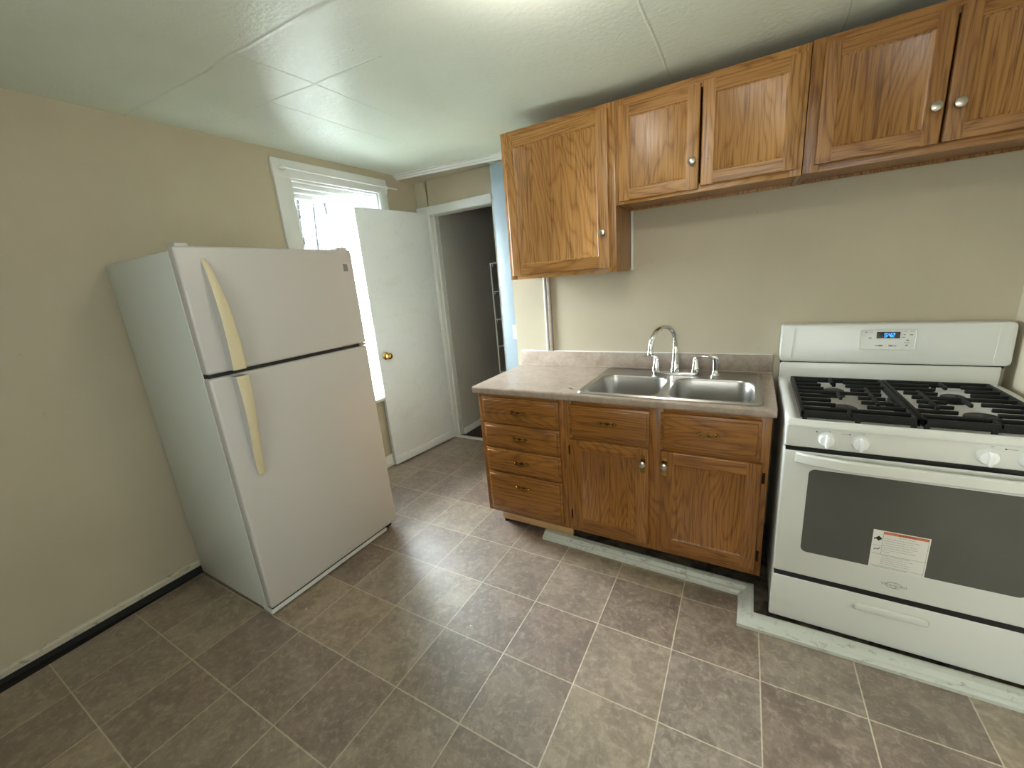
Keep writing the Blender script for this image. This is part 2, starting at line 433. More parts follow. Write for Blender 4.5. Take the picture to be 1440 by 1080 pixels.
def top(o):
    while o.parent: o = o.parent
    return o
def link(name, mb, mats, parent=None, loc=None, smooth=True, ang=35):
    me = bpy.data.meshes.new(name)
    org = top(parent).location if parent else Vector(loc if loc else (0, 0, 0))
    for v in mb.bm.verts: v.co -= org
    mb.bm.to_mesh(me); mb.bm.free()
    for m in (mats if isinstance(mats, (list, tuple)) else [mats]): me.materials.append(M[m] if isinstance(m, str) else m)
    if smooth and len(me.polygons):
        me.polygons.foreach_set('use_smooth', [True]*len(me.polygons)); me.set_sharp_from_angle(angle=math.radians(ang))
    o = bpy.data.objects.new(name, me); C.objects.link(o)
    if parent: o.parent = parent
    else: o.location = org
    return o
def tag(o, label, cat, group=None, kind=None):
    o['label'] = label; o['category'] = cat
    if group: o['group'] = group
    if kind: o['kind'] = kind
    return o
def thing(name, label, cat, loc, group=None):
    o = bpy.data.objects.new(name, None); C.objects.link(o); o.location = loc; o.empty_display_size = 0.05
    return tag(o, label, cat, group)
def struct(name, mb, mats, label=None, smooth=True):
    o = link(name, mb, mats, smooth=smooth); o['kind'] = 'structure'
    if label: o['label'] = label
    return o

# ------------------------------------------------------------------ the room
XL, SL = -1.8466, 0.0154          # the left wall runs a touch out of square
def shear(co): return Vector((co.x + SL*co.y, co.y, co.z))
W, YR, YD, XR, YB = 0.743, 1.10, 1.289, 1.742, -3.4
def zc(x):                         # the ceiling sags a little towards the sink wall
    if x <= -1.75: return 2.408
    if x >= 0.25: return 2.316
    if x >= -0.75: return 2.362 - 0.046*(x+0.75)
    t = (x+1.75)/1.0; return 2.408 - 0.046*t

mb = MB()
b = bmesh.new(); xs = [-2.0, -1.75, -1.5, -1.25, -1.0, -0.75, -0.4, 0, 0.25, 1, 1.9]; ys = [-3.5, -1, 0, 1.45]
lowv = [[b.verts.new((x, y, zc(x))) for x in xs] for y in ys]; hi = [[b.verts.new((x, y, 2.55)) for x in xs] for y in ys]
for j in range(len(ys)-1):
    for i in range(len(xs)-1):
        b.faces.new((lowv[j][i], lowv[j+1][i], lowv[j+1][i+1], lowv[j][i+1])); b.faces.new((hi[j][i], hi[j][i+1], hi[j+1][i+1], hi[j+1][i]))
for i in range(len(xs)-1):
    b.faces.new((lowv[0][i], lowv[0][i+1], hi[0][i+1], hi[0][i])); b.faces.new((lowv[-1][i+1], lowv[-1][i], hi[-1][i], hi[-1][i+1]))
for j in range(len(ys)-1):
    b.faces.new((lowv[j+1][0], lowv[j][0], hi[j][0], hi[j+1][0])); b.faces.new((lowv[j][-1], lowv[j+1][-1], hi[j+1][-1], hi[j][-1]))
mb.merge(b); struct('ceiling', mb, 'ceiling', 'glossy off-white ceiling with patched seams')

# floor: patterned vinyl that stops short of the left wall, dark subfloor below
mb = MB(); mb.prism([(-1.885, -3.4), (1.75, -3.4), (1.75, 1.31), (-1.82, 1.31), (-1.84, -0.95), (-1.822, -1.25), (-1.795, -1.69)], lambda p, q, t: Vector((p if q > -3 else p+0.09*(p < 0), q, t)), -0.006, 0.0)
struct('floor', mb, 'floor', 'brown slate-pattern vinyl tile floor', smooth=False)
mb = MB(); mb.box(-2.0, 1.9, -3.5, 1.35, -0.1, -0.0065); struct('floor_1', mb, 'subfloor', 'dark subfloor showing along the left wall', smooth=False)
mb = MB(); mb.box(-1.95, 0.2, 1.312, 4.2, -0.1, -0.012); struct('floor_2', mb, 'hall_floor', 'dark floor of the hall', smooth=False)
mb = MB(); mb.box(-1.70, -0.9, 1.285, 1.335, -0.006, 0.006, 0.003); struct('trim_6', mb, 'white_trim', 'pale threshold strip in the doorway')

# left wall with the window hole
WY0, WY1, WZ0, WZ1 = 0.105, 0.845, 0.62, 2.255
mb = MB()
for y0, y1, z0, z1 in ((-3.5, WY0, -0.1, 2.5), (WY1, 1.39, -0.1, 2.5), (WY0, WY1, -0.1, WZ0), (WY0, WY1, WZ1, 2.5)):
    mb.box(XL-0.17, XL, y0, y1, z0, z1)
mb.xf(shear); struct('wall_left', mb, 'wall', 'beige left wall', smooth=False)
# far wall with the doorway, the boxed-out corner and the sink wall
mb = MB()
mb.box(-1.95, -1.69, YD, YD+0.10, -0.1, 2.5); mb.box(-1.70, -1.0, YD, YD+0.10, 2.13, 2.5); mb.box(-1.02, -0.30, YD, YD+0.10, -0.1, 2.5)
mb.box(-0.90, -0.32, YR+0.05, YD+0.01, -0.1, 2.5)
struct('wall_far', mb, 'wall', 'beige wall around the doorway', smooth=False)
mb = MB(); mb.box(-0.335, 1.95, W, 1.39, -0.1, 2.5); mb.box(-0.594, -0.33, W+0.006, 1.20, -0.1, 2.5); struct('wall_back', mb, 'wall', 'beige wall behind the sink and the range', smooth=False)
RY0, RY1 = -2.95, -1.75  # opening for an unseen window added to bring fill light from the right
mb = MB()
for y0, y1, z0, z1 in ((-3.5, RY0, -0.1, 2.5), (RY1, 0.8, -0.1, 2.5), (RY0, RY1, -0.1, 0.80), (RY0, RY1, 2.15, 2.5)):
    mb.box(XR, XR+0.15, y0, y1, z0, z1)
struct('wall_right', mb, 'wall', 'beige wall right of the range', smooth=False)
mb = MB()
for y0, y1, z0, z1 in ((RY0-0.09, RY0, 0.71, 2.24), (RY1, RY1+0.09, 0.71, 2.24), (RY0, RY1, 2.15, 2.24), (RY0, RY1, 0.71, 0.80)):
    mb.box(XR-0.02, XR, y0, y1, z0, z1, 0.004)
for y0, y1, z0, z1 in ((RY0, RY0+0.05, 0.80, 2.15), (RY1-0.05, RY1, 0.80, 2.15), (RY0, RY1, 0.80, 0.85), (RY0, RY1, 2.10, 2.15), (RY0, RY1, 1.43, 1.47)):
    mb.box(XR+0.08, XR+0.12, y0, y1, z0, z1, 0.004)
o = struct('added_window_3', mb, 'white_trim', 'added white sash window in the right wall, unseen, for fill light')
mb = MB(); mb.box(XR+0.098, XR+0.102, RY0+0.05, RY1-0.05, 0.85, 2.10); link('glass', mb, 'glass', o)
RX0, RX1, RZ0, RZ1 = -0.10, 1.45, 0.80, 2.15  # unseen rear window put in as a source of fill light
mb = MB()
for x0, x1, z0, z1 in ((-2.05, RX0, -0.1, 2.5), (RX1, 1.9, -0.1, 2.5), (RX0, RX1, -0.1, RZ0), (RX0, RX1, RZ1, 2.5)):
    mb.box(x0, x1, YB-0.13, YB, z0, z1)
struct('wall_front', mb, 'wall', 'beige wall behind the camera', smooth=False)
mb = MB()
for x0, x1, z0, z1 in ((RX0-0.09, RX0, RZ0-0.09, RZ1+0.09), (RX1, RX1+0.09, RZ0-0.09, RZ1+0.09), (RX0, RX1, RZ1, RZ1+0.09), (RX0, RX1, RZ0-0.09, RZ0)):
    mb.box(x0, x1, YB, YB+0.02, z0, z1, 0.004)
for x0, x1, z0, z1 in ((RX0, RX0+0.05, RZ0, RZ1), (RX1-0.05, RX1, RZ0, RZ1), (RX0, RX1, RZ0, RZ0+0.05), (RX0, RX1, RZ1-0.05, RZ1), (RX0, RX1, 1.43, 1.47)):
    mb.box(x0, x1, YB-0.09, YB-0.05, z0, z1, 0.004)
o = struct('added_window_2', mb, 'white_trim', 'added white sash window behind the camera, for fill light')
mb = MB(); mb.box(RX0+0.05, RX1-0.05, YB-0.072, YB-0.068, RZ0+0.05, RZ1-0.05); link('glass', mb, 'glass', o)
# hall beyond the doorway
mb = MB(); mb.box(-1.85, -1.68, YD+0.10, 4.2, -0.1, 2.5); mb.box(-0.45, -0.3, YD+0.10, 4.2, -0.1, 2.5); mb.box(-1.85, -0.3, 4.1, 4.25, -0.1, 2.5)
struct('wall_hall', mb, 'wall_hall', 'dim grey hall walls beyond the doorway', smooth=False)
mb = MB(); mb.box(-1.95, -0.2, YD+0.10, 4.25, 2.42, 2.55); struct('ceiling_1', mb, 'wall_hall', 'hall ceiling', smooth=False)
mb = MB(); mb.box(-1.68, -1.664, 1.40, 4.1, -0.012, 0.05, 0.004); struct('baseboard_hall', mb, 'white_trim', 'white baseboard in the hall')

# door frame
mb = MB()
mb.box(-1.825, -1.035, YD-0.018, YD, 2.098, 2.168, 0.004); mb.box(-1.70, -1.0, YD-0.006, YD+0.105, 2.095, 2.13, 0.003)
mb.box(-1.715, -1.685, YD-0.012, YD+0.105, 0, 2.11, 0.003); mb.box(-1.69, -1.672, YD+0.03, YD+0.06, 0, 2.10, 0.002)
mb.box(-1.825, -1.70, YD-0.016, YD, 0, 2.11, 0.004); mb.box(-1.035, -1.0, YD-0.01, YD+0.105, 0, 2.11, 0.003)
struct('door_frame', mb, 'white_trim', 'white frame of the hall doorway')

# post at the right of the doorway alcove, blue daylight in its colour, crown strip over it
mb = MB(); mb.box(-0.912, -0.745, YR, YR+0.17, -0.005, 2.325, 0.006); struct('trim_1', mb, 'daylit_blue', 'alcove corner post with blue daylight in its colour')
mb = MB(); mb.box(-0.822, -0.772, YR-0.007, YR+0.004, 1.03, 1.14, 0.002); o = link('latch_plate', mb, 'white_trim', loc=(-0.816, YR, 1.08)); tag(o, 'small white switch plate half hidden on the alcove post', 'plate')
mb = MB()
prof = [(0, 0), (0, -0.036), (0.012, -0.036), (0.018, -0.026), (0.03, -0.022), (0.036, -0.012), (0.05, -0.008), (0.05, 0)]
mb.prism(prof, lambda p, q, t: Vector((t, 1.09-p, zc(t)+q+0.004)), -1.84, -0.34)
for v in mb.bm.verts: pass
struct('trim_2', mb, 'white_trim', 'white crown strip across the ceiling before the doorway')
mb = MB(); mb.box(-1.84, -0.33, 1.085, YD+0.01, 2.374, 2.45); struct('trim_3', mb, 'wall', 'dropped soffit above the doorway', smooth=False)
# wall end beside the counter
mb = MB(); mb.tube([(-0.350, W-0.004, 1.005), (-0.350, W-0.004, 2.36)], 0.009, 10); struct('trim_4', mb, 'white_trim', 'white pipe at the wall corner left of the sink')
mb = MB(); mb.box(-0.334, -0.309, W-0.012, W+0.004, 1.005, 2.36, 0.004); struct('trim_5', mb, mk_dirty('tan_corner_strip', '#a3968a', '#8a7c6c', 0.5, 0.7, 20), 'tan corner strip beside the white pipe')

# baseboards on the left wall
mb = MB(); mb.prism([(0, 0.0), (0.016, 0.0), (0.017, 0.024), (0.010, 0.033), (0, 0.036)], lambda p, q, t: Vector((XL+p, t, q + 0.024 + 0.030*(t+1.67))), -2.4, -0.3)
mb.xf(shear); struct('baseboard_left', mb, 'base', 'worn cream baseboard with a dark gap below')
mb = MB(); mb.box(XL, XL+0.016, 0.0, 1.2, 0.0, 0.105, 0.004); mb.xf(shear); struct('baseboard_left_1', mb, 'white_trim', 'white baseboard under the window')

mb = MB(); mb.prism([(0, 0), (0.004, 0), (0.004, 1), (0, 1)], lambda p, q, t: Vector((XL+p, t, -0.01 + q*(0.036 + 0.030*(t+1.67)))), -2.4, -0.3); mb.xf(shear)
struct('baseboard_left_2', mb, 'dark_gap', 'dark gap under the worn baseboard', smooth=False)
# white curb on the edge of the raised platform
def curb_path():
    P = [(-0.172, 0.137), (0.836, 0.120), (0.836, -0.065), (1.742, -0.057)]
    Q = [(-0.172, 0.200), (0.896, 0.184), (0.896, 0.004), (1.742, 0.012)]
    return P, Q
mb = MB(); P, Q = curb_path()
prof = [(0.0, 0.0), (0.0, 0.014), (0.14, 0.020), (0.30, 0.022), (0.55, 0.033), (0.85, 0.036), (1.0, 0.034), (1.0, 0.0)]
secs = []
for (px, py), (qx, qy) in zip(P, Q): secs.append([Vector((px+(qx-px)*t, py+(qy-py)*t, h)) for t, h in prof])
mb.loft(secs); struct('trim_7', mb, 'curb', 'worn white curb along the cabinet and range bases', smooth=False)
mb = MB(); mb.prism([(-0.16, 0.198), (0.894, 0.182), (0.894, 0.002), (1.742, 0.010), (1.742, 0.75), (-0.16, 0.75)], lambda p, q, t: Vector((p, q, t)), 0.0, 0.024)
struct('floor_3', mb, 'platform', 'grimy raised floor under the range and sink cabinet', smooth=False)

# ------------------------------------------------------------------ window in the left wall
mb = MB()
mb.box(XL, XL+0.022, 0.0, 0.112, 0.55, 2.25, 0.004); mb.box(XL, XL+0.022, 0.846, 0.930, 0.55, 2.25, 0.004)
mb.box(XL, XL+0.026, -0.004, 0.934, 2.245, 2.352, 0.005); mb.box(XL-0.12, XL+0.04, -0.03, 0.96, 0.60, 0.625, 0.004)
for y0, y1 in ((WY0-0.003, 0.118), (0.832, WY1+0.003)): mb.box(XL-0.16, XL+0.001, y0, y1, WZ0, WZ1, 0.002)
# stepped head: jamb, stop and blind stop
mb.box(XL-0.165, XL+0.001, WY0, WY1, 2.235, 2.26, 0.002); mb.box(XL-0.06, XL-0.03, WY0, WY1, 2.205, 2.24, 0.004); mb.box(XL-0.115, XL-0.075, WY0, WY1, 2.185, 2.24, 0.004)
mb.xf(shear); win = struct('window_1', mb, 'white_trim', 'tall white window behind the refrigerator')
mb = MB()   # two sashes
for x0, x1, z0, z1 in ((XL-0.15, XL-0.118, 1.40, 2.20), (XL-0.112, XL-0.08, 0.625, 1.44)):
    mb.box(x0, x1, 0.118, 0.16, z0, z1, 0.003); mb.box(x0, x1, 0.79, 0.832, z0, z1, 0.003)
    mb.box(x0, x1, 0.16, 0.79, z1-0.042, z1, 0.003); mb.box(x0, x1, 0.16, 0.79, z0, z0+0.042, 0.003)
mb.xf(shear); link('sash', mb, 'white_trim', win)
mb = MB(); mb.box(XL-0.136, XL-0.132, 0.158, 0.792, 1.44, 2.16); mb.box(XL-0.098, XL-0.094, 0.158, 0.792, 0.665, 1.40); mb.xf(shear)
link('glass', mb, 'glass', win)

# curtain rod on the casing
rod = thing('curtain_rod', 'thin white curtain rod across the top of the window casing', 'curtain rod', (XL+0.05, 0.5, 2.28))
mb = MB(); pts = [(XL+0.02, 0.035, 2.291), (XL+0.06, 0.035, 2.291), (XL+0.066, 0.05, 2.291), (XL+0.066, 1.0, 2.284)]
mb.tube(pts, 0.006, 8); mb.xf(shear); link('rod', mb, 'white_trim', rod)
for yy, zz in ((0.05, 2.29), (0.90, 2.284)):
    mb = MB(); mb.box(XL+0.025, XL+0.070, yy-0.008, yy+0.008, zz-0.012, zz+0.012, 0.003); mb.xf(shear); link('bracket', mb, 'white_trim', rod)

# ------------------------------------------------------------------ outside the window
mb = MB(); mb.box(-40, -2.2, -25, 30, -1.2, -0.8); o = struct('ground', mb, 'snow', 'pale ground outside', smooth=False)
def tree(loc, h, lean, label, sd, r0=0.11):
    rnd = random.Random(sd); t = thing('bare_tree', label, 'tree', loc, 'bare trees outside the window')
    mb = MB(); base = Vector(loc); n = 9; P = []
    for i in range(n+1):
        f = i/n; P.append(base + Vector((0.1*math.sin(f*4+sd), lean*f + 0.12*math.sin(f*5+sd), h*f)))
    mb.tube(P, [r0*(1-0.85*i/n) for i in range(n+1)], 8); link('trunk', mb, 'bark', t)
    for i in range(12):
        f = 0.3 + 0.65*i/12; st = P[int(f*n)]; a = rnd.uniform(0, 6.28); L = h*rnd.uniform(0.18, 0.34)*(1.15-f*0.6); mb = MB(); pts = [st]; d = Vector((math.cos(a)*0.8, math.sin(a), 0.75)).normalized()
        for s_ in range(6):
            d = (d + Vector((rnd.uniform(-.35, .35), rnd.uniform(-.35, .35), rnd.uniform(-.1, .3)))).normalized(); pts.append(pts[-1] + d*L/6)
        mb.tube(pts, [r0*0.34*(1-f*0.5)*(1-0.8*k/6) for k in range(7)], 6)
        for q in range(5):
            st2 = pts[rnd.randint(2, 5)]; d2 = Vector((rnd.uniform(-1, 1), rnd.uniform(-1, 1), rnd.uniform(0, 1))).normalized(); p2 = [st2]
            for s_ in range(4):
                d2 = (d2 + Vector((rnd.uniform(-.4, .4), rnd.uniform(-.4, .4), rnd.uniform(-.2, .3)))).normalized(); p2.append(p2[-1] + d2*L*0.12)
            mb.tube(p2, [r0*0.12*(1-0.75*k/4) for k in range(5)], 5)
        link('branch', mb, 'bark', t)
tree((-12.5, 7.35, -0.8), 8.5, 0.35, 'bare tree with a crooked trunk, left one seen through the window', 3, 0.13)
tree((-6.2, 3.75, -0.8), 5.0, -0.25, 'bare tree closest to the window, nearest the open door edge', 5, 0.075)
tree((-23.0, 15.5, -0.8), 11.0, 0.5, 'far slender bare tree between the other two', 9, 0.16)
hs = thing('neighbour_house', 'white sided house across the yard, seen between refrigerator and open door', 'house', (-14, 12.5, -0.8))
mb = MB(); mb.box(-17, -11, 10.2, 15.5, -0.8, 1.6)
for i in range(12): mb.box(-17.02, -10.98, 10.17, 15.52, -0.7+i*0.19, -0.685+i*0.19)
link('wall', mb, 'siding', hs, smooth=False)
mb = MB(); mb.prism([(9.9, 1.6), (15.8, 1.6), (12.85, 3.4)], lambda p, q, t: Vector((t, p, q)), -17.2, -10.8); link('roof', mb, 'roof', hs, smooth=False)
mb = MB(); mb.box(-12.2, -11.4, 10.14, 10.2, 0.1, 1.2); f = link('window', mb, 'siding', hs)
mb = MB(); mb.box(-12.12, -11.48, 10.12, 10.15, 0.18, 1.12); link('pane', mb, 'house_glass', f)

# ------------------------------------------------------------------ open door
dr = thing('door', 'white flat hall door swung open against the window wall', 'door', (-1.735, 1.262, 0.008))
H0, H1, F = Vector((-1.700, 1.266)), None, Vector((-1.790, 0.553))
dv = (F-H0); dl = dv.length; dv.normalize(); nv = Vector((dv.y, -dv.x))   # nv points to +x or -x
if nv.x > 0: nv = -nv
def dpt(u, t, z): p = H0 + dv*u + nv*t; return Vector((p.x, p.y, z))
mb = MB(); mb.hexa([dpt(0, 0, .008), dpt(dl, 0, .008), dpt(dl, .036, .008), dpt(0, .036, .008), dpt(0, 0, 2.112), dpt(dl, 0, 2.112), dpt(dl, .036, 2.112), dpt(0, .036, 2.112)], 0.003)
slab = link('slab', mb, 'door_paint', dr)
mb = MB(); mb.hexa([dpt(0.0, -.006, .010), dpt(dl, -.006, .010), dpt(dl, 0.001, .010), dpt(0.0, 0.001, .010), dpt(0.0, -.006, .082), dpt(dl, -.006, .082), dpt(dl, 0.001, .082), dpt(0.0, 0.001, .082)], 0.002)
link('kick_strip', mb, 'door_paint', dr)
mb = MB(); c0 = dpt(dl-0.068, -0.001, 0.965); ax = (-nv.x, -nv.y, 0)
mb.lathe([(0.030, 0), (0.031, 0.004), (0.024, 0.010), (0.012, 0.014), (0.011, 0.030), (0.022, 0.036), (0.0275, 0.046), (0.026, 0.058), (0.016, 0.066), (0, 0.068)], c0, ax, 24)
k = link('knob', mb, 'brass', dr); k['label'] = 'round brass door knob'
mb = MB(); mb.hexa([dpt(dl, .008, .90), dpt(dl+.002, .008, .90), dpt(dl+.002, .028, .90), dpt(dl, .028, .90), dpt(dl, .008, .99), dpt(dl+.002, .008, .99), dpt(dl+.002, .028, .99), dpt(dl, .028, .99)])
link('latch', mb, 'old_brass', dr)
for z in (0.25, 1.05, 1.85):
    mb = MB(); mb.tube([dpt(-0.004, -0.004, z), dpt(-0.004, -0.004, z+0.085)], 0.006, 8); link('hinge', mb, 'white_trim', dr)

# wire shelf unit in the hall
sh = thing('wire_shelf', 'white wire shelf rack standing in the dim hall', 'shelf', (-1.35, 1.9, -0.012))
PX = [(-1.490, 1.90), (-1.10, 1.90), (-1.40, 2.25), (-1.05, 2.25)]
for i, (x, y) in enumerate(PX):
    mb = MB(); mb.tube([(x, y, -0.012), (x-0.004, y, 1.67)], 0.009, 8); link('post', mb, 'white_trim', sh)
for z in (0.25, 0.535, 0.82, 1.10, 1.385, 1.665):
    mb = MB(); a, b2, c2, d2 = PX; loop = [(a[0], a[1], z), (b2[0], b2[1], z), (d2[0], d2[1], z), (c2[0], c2[1], z)]
    for i in range(4): mb.tube([loop[i], loop[(i+1) % 4]], 0.006, 6)
    for i in range(1, 8):
        f = i/8; mb.tube([(a[0]+(b2[0]-a[0])*f, a[1], z+0.004), (c2[0]+(d2[0]-c2[0])*f, c2[1], z+0.004)], 0.003, 5)
    for dx in (0.02, 0.10): mb.tube([(a[0]+dx, a[1], z), (a[0]+dx, a[1], z-0.03)], 0.005, 6)
    link('shelf', mb, 'white_trim', sh)

# ------------------------------------------------------------------ refrigerator
FX0, FXD, FXF = -1.835, -1.165, -1.100      # back, body front, door front
FY0, FY1, FH = -0.932, -0.112, 1.715
fr = thing('refrigerator', 'white top-freezer refrigerator with yellowed handles against the left wall', 'refrigerator', ((FX0+FXF)/2, (FY0+FY1)/2, 0))
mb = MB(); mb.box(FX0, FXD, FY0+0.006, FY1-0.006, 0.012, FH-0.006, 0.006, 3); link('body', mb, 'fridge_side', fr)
mb = MB(); mb.box(FXD-0.002, FXD+0.012, FY0+0.016, FY1-0.016, 0.05, FH-0.012); link('gasket', mb, 'gasket', fr)
def fdoor(name, z0, z1):
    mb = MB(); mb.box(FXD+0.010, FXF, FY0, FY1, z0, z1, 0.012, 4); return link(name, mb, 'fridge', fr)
SPL0, SPL1 = 1.193, 1.210
fz = fdoor('freezer_door', SPL1, FH+0.006); fd = fdoor('main_door', 0.046, SPL0)
mb = MB(); mb.box(FXD-0.004, FXF-0.022, FY0+0.01, FY1-0.01, SPL0-0.003, SPL1+0.003); link('divider', mb, 'dark_gap', fr)
mb = MB(); mb.box(FXD-0.03, FXF-0.018, FY0+0.002, FY1-0.075, 0.006, 0.030, 0.004); g = link('base_grille', mb, 'fridge_side', fr)
mb = MB(); mb.box(FXD+0.0, FXF-0.022, FY0+0.01, FY1-0.05, 0.028, 0.048); link('shadow_gap', mb, 'dark_gap', fr)
mb = MB(); mb.tube([(FXD+0.01, FY1-0.05, 0.018), (FXD+0.01, FY1-0.02, 0.018)], 0.018, 14); mb.box(FXD-0.02, FXD+0.03, FY1-0.055, FY1-0.03, 0.02, 0.05); link('roller', mb, 'dark_gap', fr)
for y in (FY0+0.05, FY1-0.05):
    mb = MB(); mb.box(FX0+0.04, FX0+0.08, y-0.02, y+0.02, 0.0, 0.02); link('foot', mb, 'dark_gap', fr)
for y, s_ in ((FY0+0.035, 1), (FY1-0.04, 1)):
    mb = MB(); mb.box(FXD-0.03, FXF-0.008, y-0.024, y+0.024, FH-0.004, FH+0.018, 0.006, 2); link('hinge_cover', mb, 'fridge', fr)
mb = MB(); mb.box(FXD+0.01, FXF-0.01, FY1-0.04, FY1+0.004, SPL0+0.001, SPL1-0.001, 0.002); link('centre_hinge', mb, 'nickel', fr)
mb = MB(); mb.box(FXF-0.001, FXF+0.003, -0.181, -0.154, 1.607, 1.646, 0.003); mb.m = 1
mb.box(FXF+0.003, FXF+0.0034, -0.178, -0.157, 1.618, 1.6215); mb.box(FXF+0.003, FXF+0.0034, -0.176, -0.160, 1.632, 1.636)
o = link('badge', mb, ['badge', 'logo'], fz); o['label'] = 'small grey square badge'
def fhandle(prof):
    """prof rows: z, left y, right y, standoff"""
    mb = MB(); secs = []
    for z, yl, yr, s_ in prof:
        secs.append([Vector((FXF-0.002, yl+0.004, z)), Vector((FXF+s_, yl, z)), Vector((FXF+s_+0.002, yl+0.004, z)), Vector((FXF+s_+0.002, yr-0.004, z)), Vector((FXF+s_, yr, z)), Vector((FXF-0.002, yr-0.003, z))])
    mb.loft(secs)
    mb.bm.normal_update()
    for f in mb.bm.faces: f.material_index = 0 if f.normal.x > 0.5 else 1
    return mb
mb = fhandle([(1.672, -0.850, -0.833, 0.003), (1.63, -0.851, -0.826, 0.020), (1.57, -0.852, -0.820, 0.036), (1.50, -0.853, -0.814, 0.048), (1.43, -0.853, -0.809, 0.055), (1.34, -0.854, -0.805, 0.057), (1.27, -0.855, -0.804, 0.055), (1.216, -0.856, -0.804, 0.051)])
h = link('handle', mb, ['yellowed', 'fridge'], fz); h['label'] = 'yellowed freezer door handle'
mb = fhandle([(1.187, -0.853, -0.802, 0.051), (1.09, -0.852, -0.807, 0.056), (1.02, -0.853, -0.813, 0.057), (0.955, -0.854, -0.819, 0.054), (0.89, -0.854, -0.819, 0.044), (0.82, -0.853, -0.818, 0.030), (0.76, -0.849, -0.815, 0.017), (0.722, -0.845, -0.812, 0.011)])
h = link('handle', mb, ['yellowed', 'fridge'], fd); h['label'] = 'yellowed main door handle'

# ------------------------------------------------------------------ cabinets
def panel_door(x0, x1, z0, z1, yf, parent, mats, stile=0.056, bow=0.0, name='door'):
    """framed door: stiles run full height, flat panel set back, eased outer lip"""
    th = 0.019; y0, y1 = yf-th, yf; s_ = stile
    mb = MB(); mb.m = 0
    def lip(e): return abs(e.verts[0].co.y-y0) < 1e-5 and abs(e.verts[1].co.y-y0) < 1e-5
    mb.box(x0, x0+s_, y0, y1, z0, z1, 0.006, 3, lambda e: lip(e) and (abs(e.verts[0].co.x-x0) < 1e-5 and abs(e.verts[1].co.x-x0) < 1e-5))
    mb.box(x1-s_, x1, y0, y1, z0, z1, 0.006, 3, lambda e: lip(e) and (abs(e.verts[0].co.x-x1) < 1e-5 and abs(e.verts[1].co.x-x1) < 1e-5))
    mb.m = 1
    mb.box(x0+s_, x1-s_, y0, y1, z0, z0+s_, 0.006, 3, lambda e: lip(e) and abs(e.verts[0].co.z-z0) < 1e-5 and abs(e.verts[1].co.z-z0) < 1e-5)
    mb.box(x0+s_, x1-s_, y0, y1, z1-s_, z1, 0.006, 3, lambda e: lip(e) and abs(e.verts[0].co.z-z1) < 1e-5 and abs(e.verts[1].co.z-z1) < 1e-5)
    d = link(name, mb, mats, parent)
    mb = MB()
    # sloped inner bead and the recessed field
    b = bmesh.new(); r = 0.009
    o4 = [(x0+s_-0.001, z0+s_-0.001), (x1-s_+0.001, z0+s_-0.001), (x1-s_+0.001, z1-s_+0.001), (x0+s_-0.001, z1-s_+0.001)]
    i4 = [(x0+s_+r, z0+s_+r), (x1-s_-r, z0+s_+r), (x1-s_-r, z1-s_-r), (x0+s_+r, z1-s_-r)]
    A = [b.verts.new((x, y0+0.002, z)) for x, z in o4]; Bv = [b.verts.new((x, y0+0.009, z)) for x, z in i4]
    Bk = [b.verts.new((x, y1-0.002, z)) for x, z in o4]
    for i in range(4):
        j = (i+1) % 4; b.faces.new((A[i], A[j], Bv[j], Bv[i])); b.faces.new((A[j], A[i], Bk[i], Bk[j]))
    b.faces.new(Bv); b.faces.new(Bk[::-1]); bmesh.ops.recalc_face_normals(b, faces=b.faces); mb.merge(b)
    link('panel', mb, mats[0], d)
    return d
def knob(x, z, yf, parent, plate=False):
    mb = MB()
    if plate:
        mb.m = 1
        mb.prism(rrect(-0.011, 0.011, -0.048, 0.048, 0.0105), lambda p, q, t: Vector((x+p, t, z-0.006+q)), yf-0.0015, yf+0.001)
        mb.m = 0
    mb.lathe([(0.007, 0), (0.006, 0.010), (0.013, 0.014), (0.0165, 0.019), (0.0155, 0.025), (0.009, 0.028), (0, 0.0285)], (x, yf, z), (0, -1, 0), 20)
    return link('knob', mb, ['nickel', 'old_brass'], parent)
def pull(x, z, yf, parent):
    mb = MB(); prof = []
    for i in range(25):
        t = -1+2*i/24; prof.append((x+t*0.052, z + 0.0075*(0.55+0.45*math.cos(t*9.0))*(1 if abs(t) < 0.97 else 0.4)))
    poly = prof + [(px, 2*z-pz) for px, pz in reversed(prof)]
    mb.prism(poly, lambda p, q, t: Vector((p, t, q)), yf-0.002, yf+0.001)
    for s_ in (-1, 1): mb.lathe([(0.0065, 0), (0.005, 0.006), (0.0065, 0.010), (0.004, 0.014), (0, 0.015)], (x+s_*0.038, yf-0.001, z), (0, -1, 0), 12)
    pts = []
    for i in range(13):
        a = math.pi*i/12; pts.append((x-0.038*math.cos(a), yf-0.011-0.004*math.sin(a), z-0.012*math.sin(a)**0.6))
    mb.tube(pts, 0.0026, 8)
    mb.lathe([(0.006, 0), (0.0055, 0.002), (0, 0.003)], (x, yf-0.014, z-0.012), (0, -1, 0), 10)
    return link('pull', mb, 'old_brass', parent)
def drawer(x0, x1, z0, z1, yf, parent, mats, name='drawer'):
    """slab front with a stepped routed edge"""
    mb = MB(); mb.box(x0, x1, yf-0.011, yf, z0, z1, 0.003, 2)
    q = 0.013
    mb.box(x0+q, x1-q, yf-0.020, yf-0.009, z0+q, z1-q, 0.006, 3, lambda e: e.verts[0].co.y < yf-0.018 and e.verts[1].co.y < yf-0.018)
    return link(name, mb, mats, parent)
def hinge(x, z, yf, parent):
    mb = MB(); mb.box(x-0.005, x+0.005, yf-0.008, yf+0.001, z-0.024, z+0.024, 0.002); mb.tube([(x, yf-0.009, z-0.022), (x, yf-0.009, z+0.022)], 0.004, 8)
    return link('hinge', mb, 'hinge', parent)

